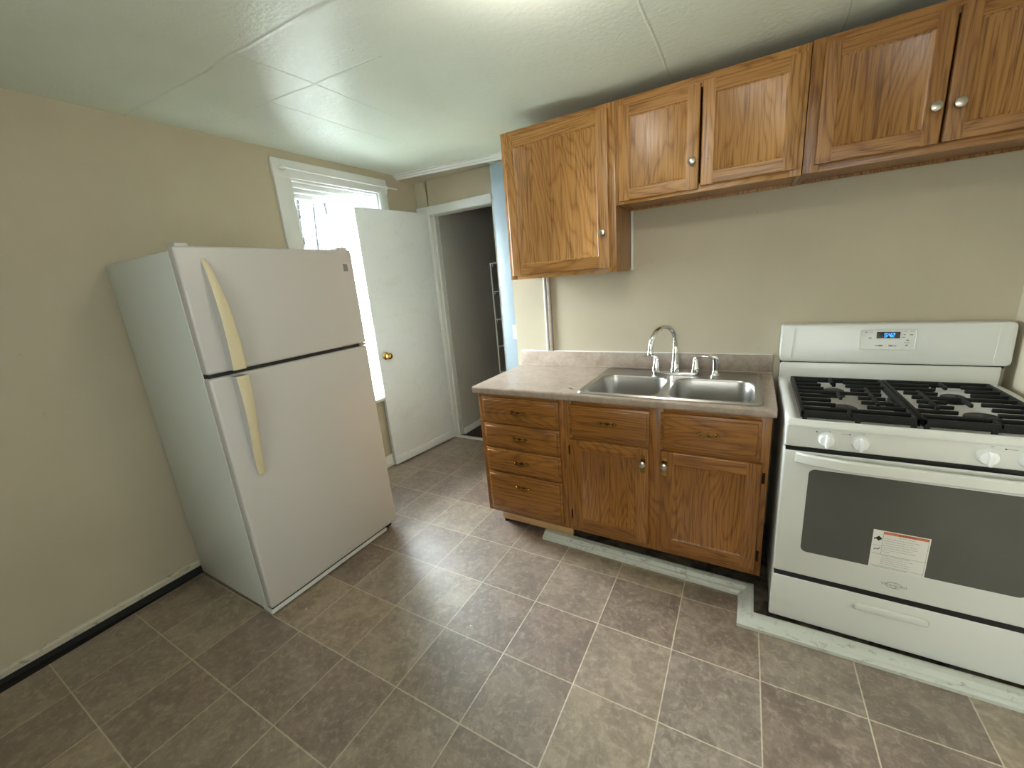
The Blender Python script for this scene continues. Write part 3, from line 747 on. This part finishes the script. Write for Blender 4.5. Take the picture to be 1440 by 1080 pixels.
UF = 0.4524     # face frame plane of the wall cabinets
def wall_cab(x0, x1, z0, z1, stiles, label, om=('oak_z', 'oak_x')):
    c = thing('wall_cabinet', label, 'cabinet', ((x0+x1)/2, (UF+W)/2, z0), 'upper oak cabinets')
    mb = MB(); t = 0.016
    mb.box(x0, x0+t, UF+0.018, W, z0, z1); mb.box(x1-t, x1, UF+0.018, W, z0, z1)
    mb.box(x0, x1, UF+0.018, W, z1-t, z1); mb.box(x0+t, x1-t, UF+0.018, W-0.001, z0+0.012, z0+0.026); mb.box(x0+t, x1-t, W-0.012, W-0.001, z0, z1)
    link('carcass', mb, om[0], c, smooth=False)
    mb = MB(); mb.m = 0
    for a, b2 in stiles: mb.box(a, b2, UF, UF+0.019, z0, z1, 0.0015)
    mb.m = 1
    for (a0, a1), (b0, b1) in zip(stiles, stiles[1:]):
        mb.box(a1, b0, UF+0.0005, UF+0.019, z0, z0+0.035, 0.001); mb.box(a1, b0, UF+0.0005, UF+0.019, z1-0.045, z1, 0.001)
    link('face_frame', mb, list(om), c)
    return c
om = ['oak_z', 'oak_x']
c1 = wall_cab(-0.428, 0.203, 1.4876, 2.262, [(-0.428, -0.385), (0.155, 0.203)], 'tall single-door oak wall cabinet, leftmost of the uppers')
d = panel_door(-0.405, 0.172, 1.511, 2.236, UF, c1, om, 0.058); knob(0.141, 1.683, UF-0.019, d)
c2 = wall_cab(0.2035, 0.956, 1.804, 2.262, [(0.2035, 0.245), (0.915, 0.956)], 'short two-door oak wall cabinet above the sink with one knob missing')
d = panel_door(0.224, 0.576, 1.817, 2.228, UF, c2, om, 0.050); knob(0.550, 1.930, UF-0.019, d)
d = panel_door(0.585, 0.941, 1.828, 2.231, UF, c2, om, 0.050)
mb = MB(); mb.tube([(0.612, UF-0.0195, 1.93), (0.612, UF-0.010, 1.93)], 0.0022, 8); link('screw_hole', mb, 'dark_gap', d)
c3 = wall_cab(0.959, 1.740, 1.806, 2.266, [(0.959, 1.012), (1.695, 1.740)], 'short oak wall cabinet above the range with two knobs', ('roak_z', 'roak_x')); om3 = ['roak_z', 'roak_x']
d = panel_door(0.996, 1.347, 1.832, 2.238, UF, c3, om3, 0.050); knob(1.321, 1.946, UF-0.019, d)
d = panel_door(1.353, 1.705, 1.834, 2.238, UF, c3, om3, 0.050); knob(1.380, 1.944, UF-0.019, d)

BF = 0.140      # face frame plane of the base cabinets
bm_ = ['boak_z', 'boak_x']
def base_cab(x0, x1, label, stiles, rails, foot):
    c = thing('base_cabinet', label, 'cabinet', ((x0+x1)/2, (BF+W)/2, 0.0), 'lower oak cabinets')
    mb = MB(); t = 0.016
    mb.box(x0, x0+t, BF+0.018, W-0.02, 0.117, 0.873); mb.box(x1-t, x1, BF+0.018, W-0.02, 0.117, 0.873)
    mb.box(x0, x1, BF+0.018, W-0.02, 0.117, 0.133); mb.box(x0+t, x1-t, W-0.03, W-0.02, 0.117, 0.873)
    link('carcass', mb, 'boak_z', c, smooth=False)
    mb = MB(); mb.m = 0
    for a, b2 in stiles: mb.box(a, b2, BF, BF+0.019, 0.117, 0.873, 0.0015)
    mb.m = 1
    for (a0, a1), (b0, b1) in zip(stiles, stiles[1:]):
        for z0, z1 in rails: mb.box(a1, b0, BF+0.0005, BF+0.019, z0, z1, 0.001)
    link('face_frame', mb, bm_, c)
    return c
b1 = base_cab(-0.532, 0.004, 'oak base cabinet with a stack of four drawers', [(-0.532, -0.495), (-0.035, 0.004)], [(0.117, 0.148), (0.385, 0.412), (0.545, 0.562), (0.697, 0.712), (0.850, 0.873)], None)
mb = MB(); mb.box(-0.475, 0.0, 0.195, 0.213, 0.034, 0.118, 0.001); link('toe_board', mb, 'toe', b1)
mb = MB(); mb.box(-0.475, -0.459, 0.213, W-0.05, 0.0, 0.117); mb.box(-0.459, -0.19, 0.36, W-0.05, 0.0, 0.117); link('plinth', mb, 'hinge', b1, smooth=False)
for z0, z1, pz in ((0.707, 0.857, 0.782), (0.555, 0.698, 0.627), (0.405, 0.546, 0.479), (0.138, 0.393, 0.324)):
    d = drawer(-0.503, -0.024, z0, z1, BF, b1, 'boak_x'); pull(-0.265, pz, BF-0.020, d)
b2_ = base_cab(0.005, 0.914, 'oak sink base cabinet with two doors under false drawer fronts', [(0.005, 0.045), (0.428, 0.495), (0.875, 0.914)], [(0.117, 0.165), (0.66, 0.695), (0.850, 0.873)], None)
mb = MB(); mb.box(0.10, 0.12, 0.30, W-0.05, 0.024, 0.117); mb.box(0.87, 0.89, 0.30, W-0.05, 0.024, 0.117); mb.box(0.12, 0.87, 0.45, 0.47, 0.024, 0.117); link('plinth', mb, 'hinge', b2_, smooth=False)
for x0, x1, px in ((0.034, 0.436, 0.237), (0.485, 0.880, 0.685)):
    d = drawer(x0, x1, 0.686, 0.853, BF, b2_, 'boak_x', 'false_front'); pull(px, 0.775, BF-0.020, d)
d = panel_door(0.034, 0.434, 0.153, 0.666, BF, b2_, bm_, 0.056); knob(0.407, 0.595, BF-0.019, d, True)
d = panel_door(0.486, 0.892, 0.153, 0.668, BF, b2_, bm_, 0.056); knob(0.505, 0.600, BF-0.019, d, True)
for x, z in ((0.028, 0.60), (0.028, 0.22), (0.899, 0.60), (0.899, 0.22)): hinge(x, z, BF, b2_)

# ------------------------------------------------------------------ countertop with a sink cut-out
SX0, SX1, SY0, SY1 = 0.073, 0.880, 0.137, 0.700
CX0, CX1, CY = -0.554, 0.926, 0.1165
ct = thing('countertop', 'tan speckled laminate countertop with a low backsplash', 'countertop', ((CX0+CX1)/2, 0.43, 0.874))
mb = MB(); ed = 0.016
def fr_edge(z0, z1, y0, r, n=5):
    pts = []
    for i in range(n+1): a = math.pi/2*i/n; pts.append((y0+r-r*math.sin(a), z0+r-r*math.cos(a)))
    pts = pts[::1]
    for i in range(n+1): a = math.pi/2*i/n; pts.append((y0+r-r*math.cos(a), z1-r+r*math.sin(a)))
    return pts
prof = fr_edge(0.874, 0.914, CY, 0.012); yin = SY0+0.012
mb.prism(prof + [(yin, 0.914), (yin, 0.874)], lambda p, q, t: Vector((t, p, q)), CX0, CX1)
yb = SY1-0.012
mb.box(CX0, SX0+0.012, yin, W-0.002, 0.874, 0.914); mb.box(SX1-0.012, CX1, yin, W-0.002, 0.874, 0.914); mb.box(SX0+0.012, SX1-0.012, yb, W-0.002, 0.874, 0.914)
link('top', mb, 'laminate', ct)
mb = MB(); mb.box(CX0, CX1, W-0.022, W-0.001, 0.913, 1.008, 0.004, 2); mb.box(CX0, CX1, W-0.030, W-0.020, 0.913, 0.921, 0.004, 2); link('backsplash', mb, 'laminate', ct)
mb = MB(); mb.box(CX0+0.002, CX1-0.004, W-0.010, W+0.001, 1.006, 1.013, 0.003); link('caulk_bead', mb, 'white_trim', ct)

# ------------------------------------------------------------------ sink
sk = thing('sink', 'double-bowl stainless steel sink set in the countertop', 'sink', ((SX0+SX1)/2, 0.42, 0.914))
def bowl_rim(x0, x1, y0, y1, r): return rrect(x0, x1, y0, y1, r, 6)
b = bmesh.new()
outer = [b.verts.new((x, y, 0.916)) for x, y in rrect(SX0, SX1, SY0, SY1, 0.03, 5)]
inner_o = [b.verts.new((x, y, 0.9235)) for x, y in rrect(SX0+0.006, SX1-0.006, SY0+0.006, SY1-0.006, 0.026, 5)]
inner_i = [b.verts.new((x, y, 0.9232)) for x, y in rrect(SX0+0.014, SX1-0.016, SY0+0.016, SY1-0.016, 0.022, 5)]
deck_o = [b.verts.new((x, y, 0.9175)) for x, y in rrect(SX0+0.022, SX1-0.022, SY0+0.022, SY1-0.022, 0.02, 5)]
n = len(outer)
for A, Bq in ((outer, inner_o), (inner_o, inner_i), (inner_i, deck_o)):
    for j in range(n): b.faces.new((A[j], A[(j+1) % n], Bq[(j+1) % n], Bq[j]))
edges = [b.edges.get((deck_o[j], deck_o[(j+1) % n])) for j in range(n)]
rims = []
for (x0, x1, y0, y1) in ((0.102, 0.458, 0.163, 0.533), (0.496, 0.850, 0.163, 0.533)):
    r = [b.verts.new((x, y, 0.9175)) for x, y in bowl_rim(x0, x1, y0, y1, 0.075)]
    rims.append(((x0, x1, y0, y1), r)); m2 = len(r)
    for j in range(m2): edges.append(b.edges.new((r[j], r[(j+1) % m2])))
bmesh.ops.triangle_fill(b, use_beauty=True, edges=edges)
for (x0, x1, y0, y1), r in rims:   # drop faces that filled the bowls
    for f in list(b.faces):
        c_ = f.calc_center_median()
        if all(v in r for v in f.verts): b.faces.remove(f)
bmesh.ops.recalc_face_normals(b, faces=b.faces)
mb = MB(); mb.merge(b); link('rim', mb, 'steel', sk)
for (x0, x1, y0, y1) in ((0.102, 0.458, 0.163, 0.533), (0.496, 0.850, 0.163, 0.533)):
    b = bmesh.new(); secs = []
    for ins, dz, rr in ((0, 0, 0.075), (0.004, -0.004, 0.073), (0.007, -0.014, 0.071), (0.012, -0.08, 0.068), (0.018, -0.145, 0.064), (0.026, -0.163, 0.058), (0.045, -0.172, 0.045), (0.13, -0.176, 0.03)):
        secs.append([b.verts.new((x, y, 0.9175+dz)) for x, y in rrect(x0+ins, x1-ins, y0+ins, y1-ins, rr, 6)])
    n = len(secs[0])
    for A, Bq in zip(secs, secs[1:]):
        for j in range(n): b.faces.new((A[j], A[(j+1) % n], Bq[(j+1) % n], Bq[j]))
    b.faces.new(secs[-1]); bmesh.ops.recalc_face_normals(b, faces=b.faces)
    for f in b.faces: f.normal_flip()
    mb = MB(); mb.merge(b); bo = link('bowl', mb, 'steel', sk, ang=60)
    mb = MB(); cx, cy = (x0+x1)/2, (y0+y1)/2
    mb.lathe([(0.045, 0), (0.046, 0.003), (0.040, 0.004), (0.034, -0.004), (0.012, -0.006), (0.006, 0.0), (0, 0.001)], (cx, cy, 0.7425), (0, 0, 1), 24); link('drain', mb, 'chrome', bo)

fc = thing('faucet', 'chrome gooseneck faucet with two lever handles behind the sink bowls', 'faucet', (0.47, 0.617, 0.918))
FYc = 0.615
mb = MB(); mb.prism(rrect(0.352, 0.590, FYc-0.026, FYc+0.026, 0.025), lambda p, q, t: Vector((p, q, t)), 0.9185, 0.932, 0.004); link('base_plate', mb, 'chrome', fc)
mb = MB(); mb.lathe([(0.025, 0), (0.026, 0.012), (0.022, 0.03), (0.020, 0.05), (0.0155, 0.10), (0.0145, 0.13), (0.0125, 0.14)], (0.470, FYc, 0.930), (0, 0, 1), 22)
S0, S1 = Vector((0.470, FYc, 1.06)), Vector((0.378, 0.425, 1.092)); dd = Vector((S1.x-S0.x, S1.y-S0.y, 0)); R_ = dd.length/2; dn = dd.normalized()
pts = [S0, S0+Vector((0, 0, 0.03))]
for i in range(0, 21):
    a = math.pi*i/20; pts.append(Vector((S0.x, S0.y, 1.088)) + dn*(R_-R_*math.cos(a)) + Vector((0, 0, R_*0.96*math.sin(a))))
pts.append(pts[-1]+Vector((0, 0, -0.012)))
mb.tube(pts, 0.0125, 14); end = pts[-1]
mb.lathe([(0.0135, 0), (0.016, -0.008), (0.0155, -0.022), (0.012, -0.026), (0.010, -0.024)], end+Vector((0, 0, 0.006)), (0, 0, 1), 18)
link('spout', mb, 'chrome', fc)
for hx, s_ in ((0.370, -1), (0.572, 1)):
    mb = MB(); mb.lathe([(0.022, 0), (0.023, 0.008), (0.019, 0.03), (0.015, 0.058), (0.0135, 0.075), (0.008, 0.084), (0, 0.086)], (hx, FYc, 0.930), (0, 0, 1), 20)
    tip = Vector((hx+s_*0.062, FYc-0.004, 1.018)); mb.tube([(hx, FYc, 0.995), (hx+s_*0.012, FYc, 1.012), (hx+s_*0.030, FYc-0.002, 1.018), tip], [0.009, 0.0085, 0.007, 0.005], 12); link('lever', mb, 'chrome', fc)
sp = thing('side_sprayer', 'short chrome side sprayer right of the faucet', 'sprayer', (0.669, 0.60, 0.918))
mb = MB(); mb.lathe([(0.024, 0), (0.025, 0.006), (0.017, 0.016), (0.014, 0.030)], (0.669, 0.60, 0.9185), (0, 0, 1), 20); link('holder', mb, 'chrome', sp)
mb = MB(); mb.tube([(0.669, 0.60, 0.945), (0.670, 0.600, 0.985), (0.668, 0.598, 1.010), (0.660, 0.594, 1.024), (0.645, 0.586, 1.027)], [0.013, 0.0155, 0.0165, 0.016, 0.012], 14); link('spray_head', mb, 'chrome', sp)

# ------------------------------------------------------------------ gas range
GX0, GX1, GY = 0.950, 1.713, 0.022
st = thing('gas_range', 'white freestanding gas range in the right corner', 'stove', ((GX0+GX1)/2, 0.36, 0.024))
mb = MB(); mb.box(GX0+0.002, GX1-0.002, GY+0.055, W-0.02, 0.045, 0.895, 0.004); link('body', mb, 'stove', st)
mb = MB(); mb.box(GX0+0.006, GX1-0.006, GY+0.0035, GY+0.06, 0.07, 0.86); link('front_gap', mb, 'black', st)
for x in (GX0+0.05, GX1-0.05):
    for y in (0.10, 0.62):
        mb = MB(); mb.tube([(x, y, 0.024), (x, y, 0.05)], 0.016, 10); link('foot', mb, 'black', st)
# drawer
mb = MB(); mb.box(GX0, GX1, GY, GY+0.05, 0.037, 0.238, 0.006, 3); dw = link('storage_drawer', mb, 'stove', st)
mb = MB(); mb.prism(rrect(1.213, 1.428, 0.168, 0.200, 0.0155), lambda p, q, t: Vector((p, t, q)), GY-0.007, GY+0.004, 0.0065, 3); link('handle_groove', mb, 'stove', dw)
# oven door
mb = MB(); mb.box(GX0, GX1, GY, GY+0.05, 0.258, 0.790, 0.008, 3); od = link('oven_door', mb, 'stove', st)
mb = MB(); mb.prism(rrect(1.034, 1.628, 0.370, 0.722, 0.020), lambda p, q, t: Vector((p, t, q)), GY-0.0015, GY+0.006); link('window', mb, 'oven_glass', od)
mb = MB(); secs = []     # bowed bar handle
hx0, hx1 = 0.988, 1.675
for i in range(33):
    t = i/32; x = hx0+(hx1-hx0)*t; bow = 0.036*min(1, math.sin(math.pi*t)*1.6)**0.7 if 0 < t < 1 else 0
    yb_ = GY-0.006-bow; secs.append([Vector((x, yb_+0.016, 0.748)), Vector((x, yb_+0.002, 0.745)), Vector((x, yb_-0.004, 0.750)), Vector((x, yb_-0.004, 0.780)), Vector((x, yb_+0.002, 0.786)), Vector((x, yb_+0.016, 0.784))])
mb.loft(secs); link('handle', mb, 'stove', od)
# warning sheet on the glass
LXa, LXb, LZa, LZb = 1.239, 1.389, 0.366, 0.523; yl = GY-0.0022
mb = MB(); mb.m = 0; mb.box(LXa, LXb, yl, yl+0.0008, LZa, LZb); mb.m = 1
mb.box(LXa+0.028, LXb-0.004, yl-0.0003, yl, LZb-0.013, LZb-0.003)
mb.m = 2; yt = yl-0.0005
text_mesh(mb, 'WARNING', 0.0095, lambda u, v: Vector((LXa+0.090+u, yt, LZb-0.0115+v)), 'CENTER')
lf = lambda x, z: (lambda u, v: Vector((x+u, yt, z+v)))
mb.prism([(0, 0.010), (0.010, 0), (0, -0.010), (-0.010, 0)], lambda p, q, t: Vector((LXa+0.017+p, t, LZb-0.033+q)), yt, yl)
mb.box(LXa+0.004, LXa+0.009, yt, yl, LZb-0.038, LZb-0.033)
mb.m = 3
text_mesh(mb, 'Tip Over Hazard', 0.0062, lambda u, v: Vector((LXa+0.090+u, yt, LZb-0.021+v)), 'CENTER')
rows = ['A child or adult can tip the range and be killed.', 'Install anti-tip bracket to floor or wall.', 'Connect anti-tip bracket to rear range foot.', 'Reconnect the bracket if the range is moved.', 'Failure to follow these instructions can', 'result in death or serious burns to children', 'and adults.']
for i, tx in enumerate(rows): text_mesh(mb, tx, 0.0050, lf(LXa+0.031, LZb-0.031-i*0.0090))
rows = ['To check that the bracket is installed:', 'Slide range forward. Look for the bracket', 'securely attached to floor or wall.', 'Slide range back so rear foot is under it.', 'See installation instructions for details.']
for i, tx in enumerate(rows): text_mesh(mb, tx, 0.0050, lf(LXa+0.031, LZb-0.101-i*0.0085))
text_mesh(mb, 'Keep this sheet with the range until installed', 0.0052, lf(LXa+0.010, LZb-0.1500))
for x0, x1, z in ((LXa+0.004, LXb-0.004, LZb-0.0955), (LXa+0.004, LXa+0.028, LZb-0.062), (LXa+0.004, LXb-0.004, LZb-0.1445)): mb.box(x0, x1, yt, yl, z, z+0.0006)
mb.box(LXa+0.0282, LXa+0.0288, yt, yl, LZb-0.095, LZb-0.003); mb.box(LXb-0.0045, LXb-0.004, yt, yl, LZb-0.150, LZb-0.003)
mb.tube([(LXa+0.008, yt, LZb-0.080), (LXa+0.013, yt, LZb-0.074), (LXa+0.017, yt, LZb-0.078), (LXa+0.024, yt, LZb-0.070)], 0.0014, 6)
o = link('warning_label', mb, ['paper', 'orange', 'black_ink', 'ink'], od, smooth=False); o['label'] = 'white printed warning sheet with an orange band'
mb = MB(); text_mesh(mb, 'Whirlpool', 0.017, lambda u, v: Vector((1.317+u, GY-0.0006, 0.303+v)), 'CENTER')
ring = [(1.317+0.022*math.cos(a), GY-0.0004, 0.308+0.0115*math.sin(a)) for a in [2*math.pi*i/30 for i in range(27)]]
mb.tube(ring, 0.0010, 5); o = link('emblem', mb, 'logo', od, smooth=False); o['label'] = 'faint grey maker emblem'
# control panel and knobs
mb = MB(); mb.box(GX0+0.001, GX1-0.001, GY-0.002, GY+0.06, 0.806, 0.886, 0.006, 3); cp = link('control_panel', mb, 'stove', st)
for i, (kx, kz) in enumerate(((1.074, 0.847), (1.167, 0.846), (1.472, 0.844), (1.562, 0.843))):
    mb = MB(); yk = GY-0.002
    mb.lathe([(0.0265, 0), (0.0265, 0.004), (0.0245, 0.007), (0.0235, 0.016), (0.021, 0.020), (0, 0.021)], (kx, yk, kz), (0, -1, 0), 28)
    mb.box(kx-0.0055, kx+0.0055, yk-0.034, yk-0.014, kz-0.0245, kz+0.0245, 0.004, 3)
    link('burner_knob', mb, 'stove_knob', st)
for kx in (1.074, 1.167, 1.472, 1.562):
    mb = MB(); mb.lathe([(0.0026, 0), (0, 0.0004)], (kx-0.030 if kx < 1.3 else kx+0.036, GY-0.002, 0.872), (0, -1, 0), 8); link('dot_mark', mb, 'black_ink', cp)
    mb = MB(); mb.box(kx+0.004, kx+0.010, GY-0.0024, GY-0.0018, 0.8755, 0.8775); link('off_mark', mb, 'logo', cp)
for kx in (1.113, 1.508): mb = MB(); mb.box(kx, kx+0.024, GY-0.0024, GY-0.0018, 0.8715, 0.8730); link('line_mark', mb, 'logo', cp)
# cooktop: flat rim with a shallow well
b = bmesh.new(); z1 = 0.915
lo_y = GY-0.012
def ringp(pts, z): return [b.verts.new((x, y, z)) for x, y in pts]
R0 = ringp(rrect(GX0-0.001, GX1+0.001, lo_y, 0.690, 0.012, 4), 0.888)
R1 = ringp(rrect(GX0-0.001, GX1+0.001, lo_y, 0.690, 0.012, 4), 0.906)
R2 = ringp(rrect(GX0+0.007, GX1-0.007, lo_y+0.010, 0.688, 0.010, 4), z1)
R3 = ringp(rrect(GX0+0.036, GX1-0.036, 0.022, 0.575, 0.02, 4), z1)
R4 = ringp(rrect(GX0+0.046, GX1-0.046, 0.032, 0.565, 0.016, 4), z1-0.010)
n = len(R0)
for A, Bq in ((R0, R1), (R1, R2), (R2, R3), (R3, R4)):
    for j in range(n): b.faces.new((A[j], A[(j+1) % n], Bq[(j+1) % n], Bq[j]))
b.faces.new(R4); b.faces.new(R0[::-1]); bmesh.ops.recalc_face_normals(b, faces=b.faces)
mb = MB(); mb.merge(b); ctp = link('cooktop', mb, 'stove', st, ang=50)
# burners
for bx, by, r in ((1.135, 0.160, 0.040), (1.135, 0.400, 0.036), (1.495, 0.160, 0.044), (1.495, 0.400, 0.034), (1.316, 0.285, 0.03)):
    mb = MB(); mb.lathe([(r*1.15, 0), (r*1.15, 0.006), (r*0.9, 0.009), (r*0.9, 0.014), (r, 0.016), (r, 0.022), (r*0.9, 0.0245), (0, 0.025)], (bx, by, 0.905), (0, 0, 1), 26, 1.0, 1.0 if bx != 1.316 else 2.4); link('burner', mb, 'cap', st)
# two cast iron grates
def grate(x0, x1, flip):
    mb = MB(); y0, y1 = 0.030, 0.557; zt, zb_ = 0.945, 0.927; fwid = 0.013
    def bar(xa, xb, ya, yb_, za=0.931, zt_=zt): mb.box(min(xa, xb), max(xa, xb), ya, yb_, za, zt_, 0.0025, 2)
    bar(x0, x1, y0, y0+fwid, 0.919); bar(x0, x1, y1-fwid, y1, 0.922); bar(x0, x0+fwid, y0, y1, 0.922); bar(x1-fwid, x1, y0, y1, 0.922)
    L = lambda f: (x0+(x1-x0)*f) if not flip else (x1-(x1-x0)*f)
    ys = [y0 + (y1-y0)*(j+1)/9 for j in range(8)]       # front to back
    gaps = {7: (0.30, 0.58), 6: (0.32, 0.58), 5: (0.33, 0.60), 4: None, 3: (0.36, 0.62), 2: (0.34, 0.62), 1: (0.36, 0.64), 0: None}
    cen = {5: 0.90, 4: 0.87, 3: 0.87, 2: 0.90}
    for j, y in enumerate(ys):
        e = cen.get(j, 1.0); segs = [(0.0, e)] if gaps[j] is None else [(0.0, gaps[j][0]), (gaps[j][1], e)]
        for a, c_ in segs: bar(L(a), L(c_), y-0.0055, y+0.0055)
    xb = L(0.45)
    bar(xb-0.005, xb+0.005, y1-0.085, y1); bar(xb-0.005, xb+0.005, ys[3]-0.02, ys[4]+0.045); bar(xb-0.005, xb+0.005, y0, ys[1]-0.004)
    xs_ = L(0.76); bar(xs_-0.006, xs_+0.006, ys[2]-0.02, ys[5]+0.02)
    for fx in (x0+0.01, (x0+x1)/2, x1-0.018):
        for fy in (y0-0.001, y1-0.012): mb.box(fx-0.004, fx+0.010, fy, fy+0.010, 0.9045, 0.93, 0.002)
    return link('grate', mb, 'iron', st)
grate(0.992, 1.3145, False); grate(1.3175, 1.640, True)
# back guard
mb = MB(); mb.box(GX0+0.006, GX1-0.012, 0.655, 0.722, 0.90, 0.990, 0.004); link('rear_riser', mb, 'stove', st)
mb = MB(); mb.box(GX0+0.003, GX1-0.004, 0.662, 0.715, 0.984, 0.996); link('riser_gap', mb, 'black', st)
mb = MB(); mb.prism(rrect(GX0-0.002, 1.725, 0.994, 1.172, 0.018), lambda p, q, t: Vector((p, t + (q-0.994)*0.05, q)), 0.655, 0.722, 0.006, 3); bgd = link('backguard', mb, 'stove', st)
def onbg(x, z, d=0.0): return Vector((x, 0.655 + (z-0.994)*0.05 - d, z))
for xa in (0.992, 1.672): mb = MB(); mb.hexa([onbg(xa, 1.01, -.001), onbg(xa+.003, 1.01, -.001), onbg(xa+.003, 1.01, .0015), onbg(xa, 1.01, .0015), onbg(xa+.006, 1.150, -.001), onbg(xa+.009, 1.150, -.001), onbg(xa+.009, 1.150, .0015), onbg(xa+.006, 1.150, .0015)]); link('moulded_line', mb, 'stove', bgd)
mb = MB()
pts = [onbg(x, z, 0.0005) for x, z in rrect(1.247, 1.434, 1.058, 1.146, 0.008, 4)]; mb.tube(pts, 0.0022, 6, closed=True); link('panel_border', mb, 'stove', bgd)
mb = MB(); mb.hexa([onbg(1.303, 1.108, -.001), onbg(1.381, 1.108, -.001), onbg(1.381, 1.108, .001), onbg(1.303, 1.108, .001), onbg(1.303, 1.136, -.001), onbg(1.381, 1.136, -.001), onbg(1.381, 1.136, .001), onbg(1.303, 1.136, .001)])
dsp = link('display', mb, 'black', bgd); dsp['label'] = 'lit blue clock reading 5:42'
mb = MB(); SEG = {'5': 'afgcd', '4': 'fgbc', '2': 'abged'}
def seg7(ch, x, z, w_, h_):
    t = 0.0016; S = {'a': (x, x+w_, z+h_-t, z+h_), 'g': (x, x+w_, z+h_/2-t/2, z+h_/2+t/2), 'd': (x, x+w_, z, z+t), 'f': (x, x+t, z+h_/2, z+h_), 'b': (x+w_-t, x+w_, z+h_/2, z+h_), 'e': (x, x+t, z, z+h_/2), 'c': (x+w_-t, x+w_, z, z+h_/2)}
    for c_ in SEG[ch]:
        a0, a1, c0, c1 = S[c_]; k_ = 0.10
        q = lambda xx, zz, d: onbg(xx + (zz-z)*k_, zz, d)
        mb.hexa([q(a0, c0, .0005), q(a1, c0, .0005), q(a1, c0, .0016), q(a0, c0, .0016), q(a0, c1, .0005), q(a1, c1, .0005), q(a1, c1, .0016), q(a0, c1, .0016)])
seg7('5', 1.328, 1.113, 0.0095, 0.018); seg7('4', 1.3415, 1.113, 0.0085, 0.018); seg7('2', 1.3525, 1.113, 0.0095, 0.018)
for z in (1.118, 1.125): mb.lathe([(0.0009, 0), (0, 0.0004)], onbg(1.3397, z, 0.0012), (0, -1, 0), 6)
link('clock_digits', mb, 'led', bgd)
for x, z, w_, h_ in ((1.262, 1.133, .009, .004), (1.280, 1.1335, .009, .002), (1.276, 1.106, .011, .005), (1.302, 1.073, .009, .004), (1.313, 1.0715, .014, .007), (1.347, 1.0715, .014, .007), (1.363, 1.072, .010, .004), (1.392, 1.136, .010, .002), (1.411, 1.136, .014, .002), (1.392, 1.122, .006, .004), (1.412, 1.121, .010, .005), (1.388, 1.110, .009, .003), (1.402, 1.097, .010, .005), (1.396, 1.088, .020, .0015), (1.402, 1.074, .008, .006)):
    mb = MB(); mb.hexa([onbg(x, z, 0), onbg(x+w_, z, 0), onbg(x+w_, z, .0006), onbg(x, z, .0006), onbg(x, z+h_, 0), onbg(x+w_, z+h_, 0), onbg(x+w_, z+h_, .0006), onbg(x, z+h_, .0006)]); link('key_mark', mb, 'logo', bgd)

# ------------------------------------------------------------------ small things
mb = MB(); mb.tube([(0.212, W-0.010, 1.500), (0.212, W-0.010, 1.803)], 0.008, 10); mb.lathe([(0.012, 0), (0.012, 0.014), (0.009, 0.018)], (0.212, W-0.010, 1.488), (0, 0, 1), 12)
o = link('conduit', mb, 'white_trim', loc=(0.212, W, 1.49)); tag(o, 'short white conduit on the wall beside the tall oak cabinet', 'conduit')
mb = MB(); b = bmesh.new(); pr = [(0, 0), (0.012, 0.003), (0.026, 0.001), (0.034, -0.003), (0.022, -0.005), (0.008, -0.004)]
A = [b.verts.new((0.005+x, 0.205+y, 0.9155+0.003*math.sin(x*150))) for x, y in pr]; b.faces.new(A)
r = bmesh.ops.extrude_face_region(b, geom=list(b.faces)); [setattr(v, 'co', v.co+Vector((0, 0, 0.0015))) for v in r['geom'] if isinstance(v, bmesh.types.BMVert)]
bmesh.ops.recalc_face_normals(b, faces=b.faces); mb.merge(b); o = link('leaf_scrap', mb, 'debris', loc=(0.02, 0.205, 0.9145)); tag(o, 'small brown dried scrap lying on the countertop left of the sink', 'scrap')
for x, y, lb in ((-0.196, -0.558, 'white crumb on the floor tiles in front of the drawer cabinet'), (-1.0, -0.83, 'white crumb on the dark floor at the refrigerator front corner')):
    mb = MB(); mb.lathe([(0, 0), (0.004, 0.001), (0.005, 0.003), (0.002, 0.005), (0, 0.0052)], (x, y, 0), (0, 0, 1), 7, 1, 0.7); o = link('crumb', mb, 'crumb', loc=(x, y, 0)); tag(o, lb, 'crumb')
# ceiling lamp just above the picture
cl = thing('ceiling_lamp', 'round white ceiling lamp in front of the upper cabinets', 'lamp', (LX, LY, zc(LX)))
mb = MB(); mb.lathe([(0.10, 0), (0.10, -0.012), (0.05, -0.025), (0.03, -0.03)], (LX, LY, zc(LX)), (0, 0, 1), 28); link('base', mb, 'white_trim', cl)
mb = MB(); mb.lathe([(0.0, 0.0), (0.012, 0.0), (0.014, -0.02), (0.026, -0.045), (0.028, -0.06), (0.02, -0.08), (0, -0.086)], (LX, LY, zc(LX)-0.028), (0, 0, 1), 20); link('bulb', mb, 'lamp_glass', cl)
